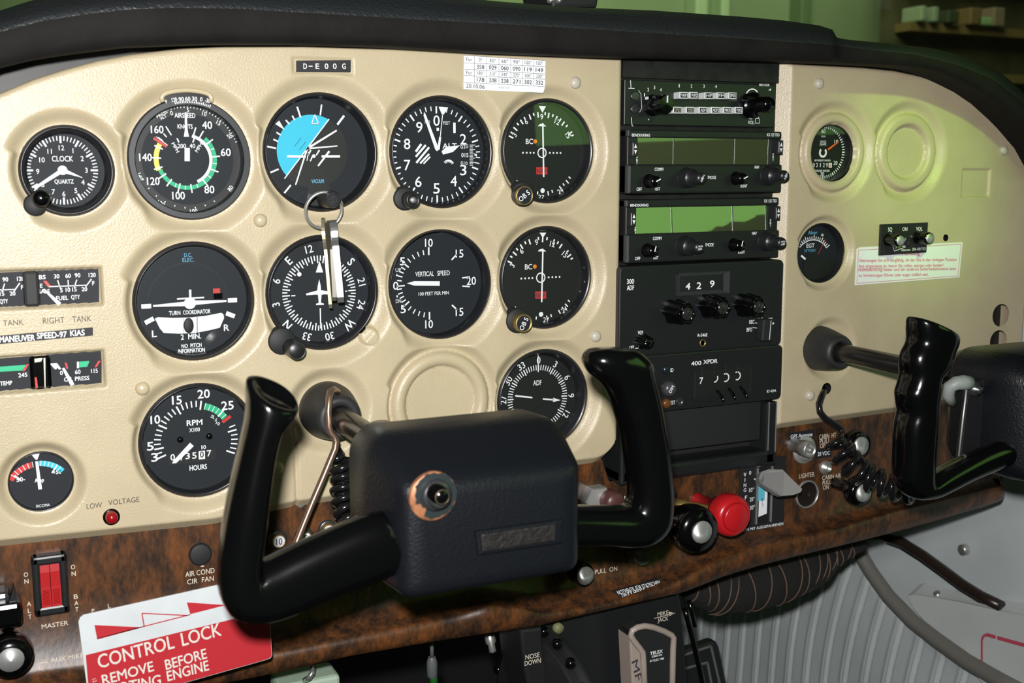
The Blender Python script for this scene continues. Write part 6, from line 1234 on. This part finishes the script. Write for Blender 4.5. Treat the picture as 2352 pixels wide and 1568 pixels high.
b = MB(); tx(b, FP, 'NOSE', 750, 693, 36, 108, Y=yn-.0003, bold=.00005); tx(b, FP, 'DOWN', 752, 738, 36, 124, Y=yn-.0003, bold=.00005)
tx(b, FP, 'MIKE', 1757, 363, 31, 84, 0, Y=yp-.0003, bold=.00005); tx(b, FP, 'JACK', 1757, 409, 31, 82, 0, Y=yp-.0003, bold=.00005); sg(b, FP, 1690, 402, 1850, 362, 5, yp-.0003); pg(b, FP, [(1800, 350), (1848, 362), (1806, 385)], yp-.0003); b.words('lettering', mat('print_ivory', (.62, .56, .46), .6), ped)
wy, wz, wR, wx = -.008, -.383, .0985, .315
tw = thing('elevator_trimmer', 'black ribbed elevator trim wheel with round nubs along its rim', 'wheel', (wx, wy, wz))
b = MB(); b.lathe((wx-.0035, wy, wz), [(.03, 0), (.088, .0), (.0915, .0012), (.0885, .0026), (.092, .004), (.089, .0054), (.0925, .0068), (.0892, .0082), (.0935, .0098), (.094, .013), (.094, .016), (.088, .018), (.03, .018)], ax=(1, 0, 0), n=96); b.build('rim', BLKM, tw, fix=True)
b = MB()
for i in range(26):
    a = 2*math.pi*i/26+.06; b.sphere((wx+.001, wy+wR*.985*math.cos(a), wz+wR*.985*math.sin(a)), .0046, n=14)
nb = b.build('rim_nubs', BLKG, tw)
q = P(1285, 1444, .004); o = MB().lathe(q, [(.0044, -.004), (.0042, .0005), (.0001, .0008)], n=20).build('trim_indicator', mat('pale_yellow', (.15, .16, .07), .6), fix=True); tag(o, 'small pale yellow trim pointer at the top of the ribbed wheel', 'pointer')
# hand microphone
mic = thing('hand_microphone', 'hand microphone with taupe rim and black face hanging on the pedestal', 'microphone', P(1500, 1510, -.01))
ym = -.022; rim = [(1484, 1650), (1478, 1520), (1476, 1497), (1466, 1484), (1455, 1470), (1449, 1458), (1452, 1448), (1463, 1441), (1480, 1437), (1500, 1440), (1525, 1449), (1542, 1458), (1547, 1464), (1546, 1490), (1545, 1530), (1543, 1650)]
b = MB(); b.tube([P(u, v, ym-.002+.004*(u > 1500)) for u, v in rim], .0026, 12); b.build('rim', MIKEB, mic, fix=True)
b = MB(); pts = [P(*q, ym) for q in ((1446, 1462), (1475, 1490), (1485, 1640), (1455, 1640))]; b.prism([(p[0], p[2]) for p in pts][::-1], ym-.0005, ym+.018, bev=.0015); b.build('side_shell', MIKEB, mic)
b = MB(); pts = [P(*q, ym+.003) for q in ((1452, 1452), (1480, 1441), (1542, 1462), (1542, 1640), (1480, 1640), (1478, 1492))]; b.prism([(p[0], p[2]) for p in pts][::-1], ym+.003, ym+.020); b.build('body', BLKM, mic)
b = MB(); tx(b, FP, 'TELEX', 1706, 664, 24, 96, 0, Y=ym+.0027, bold=.00022); tx(b, FP, '62800-001', 1710, 690, 15, 80, 0, Y=ym+.0027, bold=.00004); tx(b, FP, '© TELEX 1988', 1710, 722, 16, 108, 0, Y=ym+.0027, bold=.00006); b.build('lettering', WHT, mic)
b = MB(); tx(b, FP, 'MF', 1555, 805, 52, 150, 76, Y=ym-.0008, bold=.0002); b.build('handwriting', INK, mic)
# right foot pedal, rods
ypd = .22; b = MB(); pts = [P(*q, ypd) for q in ((1560, 1500), (1638, 1473), (1647, 1475), (1652, 1485), (1676, 1600), (1560, 1620))]; ped2 = b.prism([(p[0], p[2]) for p in pts][::-1], ypd, ypd+.012, bev=.002).build('rudder_pedal', BLK); tag(ped2, 'black foot pedal with grey outline grooves at the foot of the pedestal', 'pedal')
b = MB()
for s_ in ((1568, 1505, 1633, 1483), (1633, 1483, 1660, 1600), (1568, 1536, 1625, 1521), (1625, 1521, 1640, 1600)):
    a, c = P(s_[0], s_[1], ypd-.0005), P(s_[2], s_[3], ypd-.0005); b.seg((a[0], a[2]), (c[0], c[2]), .0028, ypd-.0005)
b.build('outline_grooves', mat('groove_grey', (.13, .13, .13), .6), ped2)
o = MB().tube([P(1573, 1398, .06), P(1580, 1425, .06), P(1592, 1470, .06), P(1606, 1530, .06), P(1622, 1600, .06)], .0026, 12).build('control_rod', BLKG, fix=True); tag(o, 'long thin black rod slanting down right of the pedestal, in front of the pedal', 'rod')
o = MB().tube([P(1583, 1380, .07), P(1590, 1410, .07), P(1597, 1438, .07)], .0022, 12).build('control_rod', BLKG, fix=True); tag(o, 'short black rod stub beside the long slanting rod under the wood lip', 'rod')
o = MB().tube([P(990, 1460, .06), P(992, 1490, .06), P(992, 1508, .06)], .0016, 10).lathe(P(992, 1508, .06), [(.0030, 0), (.0045, .004), (.0045, .016), (.003, .018)], ax=(0, 0, -1), n=16, mi=0).build('hanging_cable', mat('cable_grey', (.10, .11, .11), .35), org=P(992, 1500, .06), fix=True); tag(o, 'thin cable hanging in the dark below the wood lip, with a green sheath', 'cable')
b = MB(); q = P(992, 1530, .06); b.tube([q, P(996, 1560, .06), P(998, 1620, .06)], .0034, 12); b.build('green_sheath', mat('sheath_green', (.012, .10, .016), .3), o, fix=True)
q = P(1124, 1458, .05); o = MB().lathe(q, [(.0045, 0), (.0045, .006), (.003, .008), (.003, .014), (.0001, .015)], ax=(0, -.5, -.85), n=18).build('bolt', STEEL, fix=True); tag(o, 'small bright bolt end in the shadow left of the pedestal', 'bolt')
yb_ = .05; b = MB(); p0 = P(640, 1562, yb_); p1 = P(782, 1549, yb_); b.box(p0[0], p1[0], yb_, yb_+.03, p1[2]-.05, p1[2], bev=.003); o = b.build('fuse_box', mat('pale_green', (.36, .46, .36), .4)); tag(o, 'pale green plastic box edge below the wood lip at the bottom', 'box')
o = MB().tube([P(700, 1562, .04), P(710, 1556, .035), P(717, 1545, .035), P(719, 1532, .04)], .0022, 10).build('wire_hook', CHROME, fix=True); tag(o, 'small chrome hook above the pale green box', 'hook')
# frayed black duct hanging under the right of the panel, whip-stitched with brown thread
yd = .085; dp = [(1560, 1345, .006), (1590, 1350, .014), (1630, 1358, .019), (1680, 1352, .0235), (1740, 1340, .0245), (1800, 1325, .0235), (1850, 1310, .021), (1880, 1300, .017), (1910, 1280, .011), (1950, 1262, .008), (1985, 1250, .005)]
duct = thing('insulated_duct', 'frayed black fabric-wrapped duct with brown stitching under the wood lip', 'duct', P(1750, 1330, yd))
us = np.linspace(0, len(dp)-1, 70); rnd = random.Random(3); cc = []; rr = []
for s_ in us:
    i = min(int(s_), len(dp)-2); f = s_-i; a = [dp[i][k]*(1-f)+dp[i+1][k]*f for k in range(3)]; cc.append(P(a[0], a[1], yd)); rr.append(a[2]*(1+rnd.uniform(-.03, .03)))
b = MB(); b.tube(cc, rr, 28); b.build('fabric_wrap', DUCT, duct, fix=True)
b = MB()
for s_ in (.10, .145, .19, .235, .27, .345, .40, .455, .51, .555, .60, .655, .70, .745, .79, .83, .87, .91):
    i = int(s_*69); c = cc[i]; r_ = rr[i]*1.02; lean = rnd.uniform(-.010, .010)
    pts = [(c[0]+lean*(t-1.6)/1.6+.004*(t-1.6), c[1]-r_*math.sin(t), c[2]-r_*math.cos(t)) for t in np.linspace(.15, 2.9, 16)]; b.tube(pts, .00065, 6)
b.build('stitching', STITCH, duct)
# ================================================================== cabin side wall, right
XW = .90
hosepx = [(1968, 1245), (1978, 1275), (2000, 1312), (2040, 1368), (2095, 1425), (2150, 1468), (2220, 1518), (2300, 1564), (2380, 1606)]
hp = [PX(*q, XW) for q in hosepx]; hpY = [p[1] for p in hp][::-1]; hpZ = [p[2] for p in hp][::-1]
ys = np.linspace(-.35, .68, 700); zs = np.linspace(-.93, .075, 200); Yg, Zg = np.meshgrid(ys, zs)
zh = np.interp(Yg, hpY, hpZ, left=-.52, right=-.30); below = smooth(zh-Zg, -.005, .02)
per = .035; ph = Yg+1.2*np.maximum(0, Zg+.60)**2+.010*np.sin(Zg*9); fr_ = (ph/per) % 1.0
rib = -.0022*np.exp(-((fr_-.5)/.035)**2)-.0022*np.exp(-((fr_-.70)/.035)**2)+.0026*smooth(fr_, .5, .66)*(1-smooth(fr_, .70, .95))
fold = .012*np.exp(-((Zg+.30+.55*(Yg-.12))/.018)**2)+.010*np.exp(-((Zg+.245+.7*(Yg-.06))/.022)**2)
Xg = XW-rib*below+.0-fold*(1-below)*(Yg > -.2)-.004*np.sin(Yg*23+Zg*17)*(1-below)
idx = np.arange(Xg.size).reshape(Xg.shape); q = np.stack([idx[:-1, :-1], idx[:-1, 1:], idx[1:, 1:], idx[1:, :-1]], -1).reshape(-1, 4)
me = bpy.data.meshes.new('wall_right'); me.from_pydata(np.stack([Xg.ravel(), Yg.ravel(), Zg.ravel()], 1).tolist(), [], q.tolist()); me.materials.append(WALLW); me.polygons.foreach_set('use_smooth', [True]*len(q)); wr = bpy.data.objects.new('wall_right', me); COL.objects.link(wr); struct(wr); ORG['wall_right'] = np.zeros(3)
wr['label'] = 'pale grey pleated fabric lining of the right cabin side'
for u, v in ((2212, 1262),):
    b = MB(); b.lathe(PX(u, v, XW-.010), [(.0062, -.004), (.0060, .002), (.003, .0035), (.0001, .0028)], ax=(-1, 0, 0), n=20); o = b.build('screw', STEEL, wr, fix=True)
o = MB().tube([PX(u, v, XW-.028) for u, v in hosepx], .0086, 14).build('trim_hose', HOSE, fix=True); tag(o, 'grey rubber hose sweeping diagonally down the pale side lining', 'hose')
st = [(1990, 1226), (2030, 1232), (2075, 1247), (2120, 1275), (2165, 1308), (2210, 1342), (2255, 1370), (2300, 1392)]
o = MB().tube([PX(u, v, XW-.016) for u, v in st], .0062, 12).build('door_seal', mat('dark_brown_rubber', (.028, .018, .014), .3), fix=True); tag(o, 'glossy dark brown door seal strip above the grey hose', 'seal')
MB().tube([PX(u-6, v+10, XW-.012) for u, v in st], .0022, 8).build('seal_bead', BLKG, o, fix=True)
xp = XW-.016; pk = [(2086, 1366), (2100, 1362), (2200, 1378), (2300, 1400), (2420, 1424), (2420, 1700), (2330, 1640), (2160, 1462), (2100, 1395)]
b = MB(); f0 = [PX(*q, xp) for q in pk]; f1 = [np.array([XW+.004, p[1]+.0, p[2]+.012]) for p in f0]; c0 = np.mean(f0, 0); f00 = [p+(c0-p)*.02+np.array([-.003, 0, 0]) for p in f0]
b.loft([f1, f0, f00], sm=False); pkt = b.build('side_pocket', mat('pocket_white', (.70, .73, .72), .5, var=(12, .1)), fix=True); tag(pkt, 'white side pocket panel with a red outline in the lower right corner', 'pocket')
b = MB(); xr2 = xp-.0036
def strip(a, c, w): 
    A, C2 = PX(*a, xr2), PX(*c, xr2); d = C2-A; d /= np.linalg.norm(d); n_ = np.cross(d, [1, 0, 0])*w/2; b.add([A-n_, C2-n_, C2+n_, A+n_], [(0, 1, 2, 3)])
strip((2255, 1524), (2255, 1470), .0028); strip((2255, 1470), (2258, 1461), .0028); strip((2258, 1461), (2266, 1457), .0028); strip((2266, 1457), (2287, 1463), .0042); strip((2290, 1464), (2420, 1500), .0042); b.build('red_outline', PINK, pkt)
b = MB(); b.lathe(PX(2153, 1364, xp+.004), [(.0045, -.004), (.0042, .002), (.001, .003), (.0001, .002)], ax=(-.5, 0, 1), n=16); b.build('screw', STEEL, pkt, fix=True)
# ================================================================== beyond the windscreen
hw = mat('hangar_paint', (.27, .33, .23), .8, var=(1.2, .25))
wf = struct(MB().box(-4, 9, 4.0, 4.06, -2, 4).build('wall_hangar', hw))
for x, w, m in ((P(1586, 20, 4)[0], .07, 'pillar_pale'), (P(1640, 20, 4)[0], .05, 'pillar_pale'), (P(2098, 50, 4)[0], .17, 'pillar_pale'), (P(1822, 50, 4)[0], .06, 'pillar_dark')):  # three pale strips and one darker green strip
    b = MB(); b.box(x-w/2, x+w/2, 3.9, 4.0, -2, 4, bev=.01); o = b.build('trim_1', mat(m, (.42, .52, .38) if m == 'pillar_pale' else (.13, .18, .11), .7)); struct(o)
sh = thing('storage_rack', 'blurred brown wooden rack in the hangar at the top right corner', 'rack', (5.2, 3.5, .2))
x0 = float(P(2128, 50, 3.3)[0]); b = MB(); b.box(x0, x0+2.4, 3.5, 3.6, -1.5, 3); b.build('back_board', mat('rack_board', (.085, .070, .038), .8, var=(5, .6)), sh)
for z in (.30, .52, .74, .98): b = MB(); b.box(x0, x0+2.4, 3.40, 3.5, z-.02, z+.02); b.build('shelf', mat('rack_wood', (.15, .095, .04), .7), sh)
for i, (px, py, w, h, c) in enumerate(((2163, 55, .034, .07, (.26, .30, .24)), (2192, 52, .034, .07, (.22, .26, .22)), (2232, 58, .07, .06, (.04, .05, .03)), (2310, -8, .10, .04, (.25, .36, .2)), (2284, 60, .075, .08, (.16, .10, .05)), (2338, 62, .075, .09, (.20, .14, .12)))):
    q = P(px, py, 3.25); k = min((.32, .54, .76, 1.0), key=lambda t: abs(t-(q[2]-h/2))); o = MB().box(q[0]-w/2, q[0]+w/2, 3.36, 3.49, k, k+h, bev=.008).build(('paint_can', 'paint_can', 'tool_box', 'carton', 'carton', 'carton')[i], mat('rack_item_%d' % i, c, .6)); tag(o, ('pale can, left one of two on the hangar rack', 'pale can, right one of two on the hangar rack', 'dark box beside the two pale cans on the hangar rack', 'pale green carton on the rack at the very top', 'brown carton on the hangar rack, left of the reddish one', 'reddish carton on the hangar rack at the picture edge')[i], ('can', 'can', 'box', 'box', 'box', 'box')[i])
b = MB(); b.add([(-1.2, .22, .10), (1.3, .22, .10), (1.2, -.28, .62), (-1.1, -.28, .62)], [(0, 1, 2, 3)]); struct(b.build('window_1', SHIELD))
# dark mount on top of the glareshield
q = P(1320, -20, .06); b = MB(); p0, p1 = P(1258, 8, .06), P(1388, 6, .06); b.prism([(p0[0]+.004, p0[2]-.004), (p1[0]-.006, p1[2]-.004), (p1[0], p1[2]+.03), (p0[0], p0[2]+.03)], .06, .11, bev=.003); o = b.build('compass_mount', BLKM); tag(o, 'black mount sitting on the glareshield at the top picture edge', 'mount')
for u in (1264, 1284): b = MB(); b.lathe(P(u, 1, .058), [(.0022, -.002), (.0020, .002), (.0001, .0025)], n=14); b.build('screw', STEEL, o, fix=True)
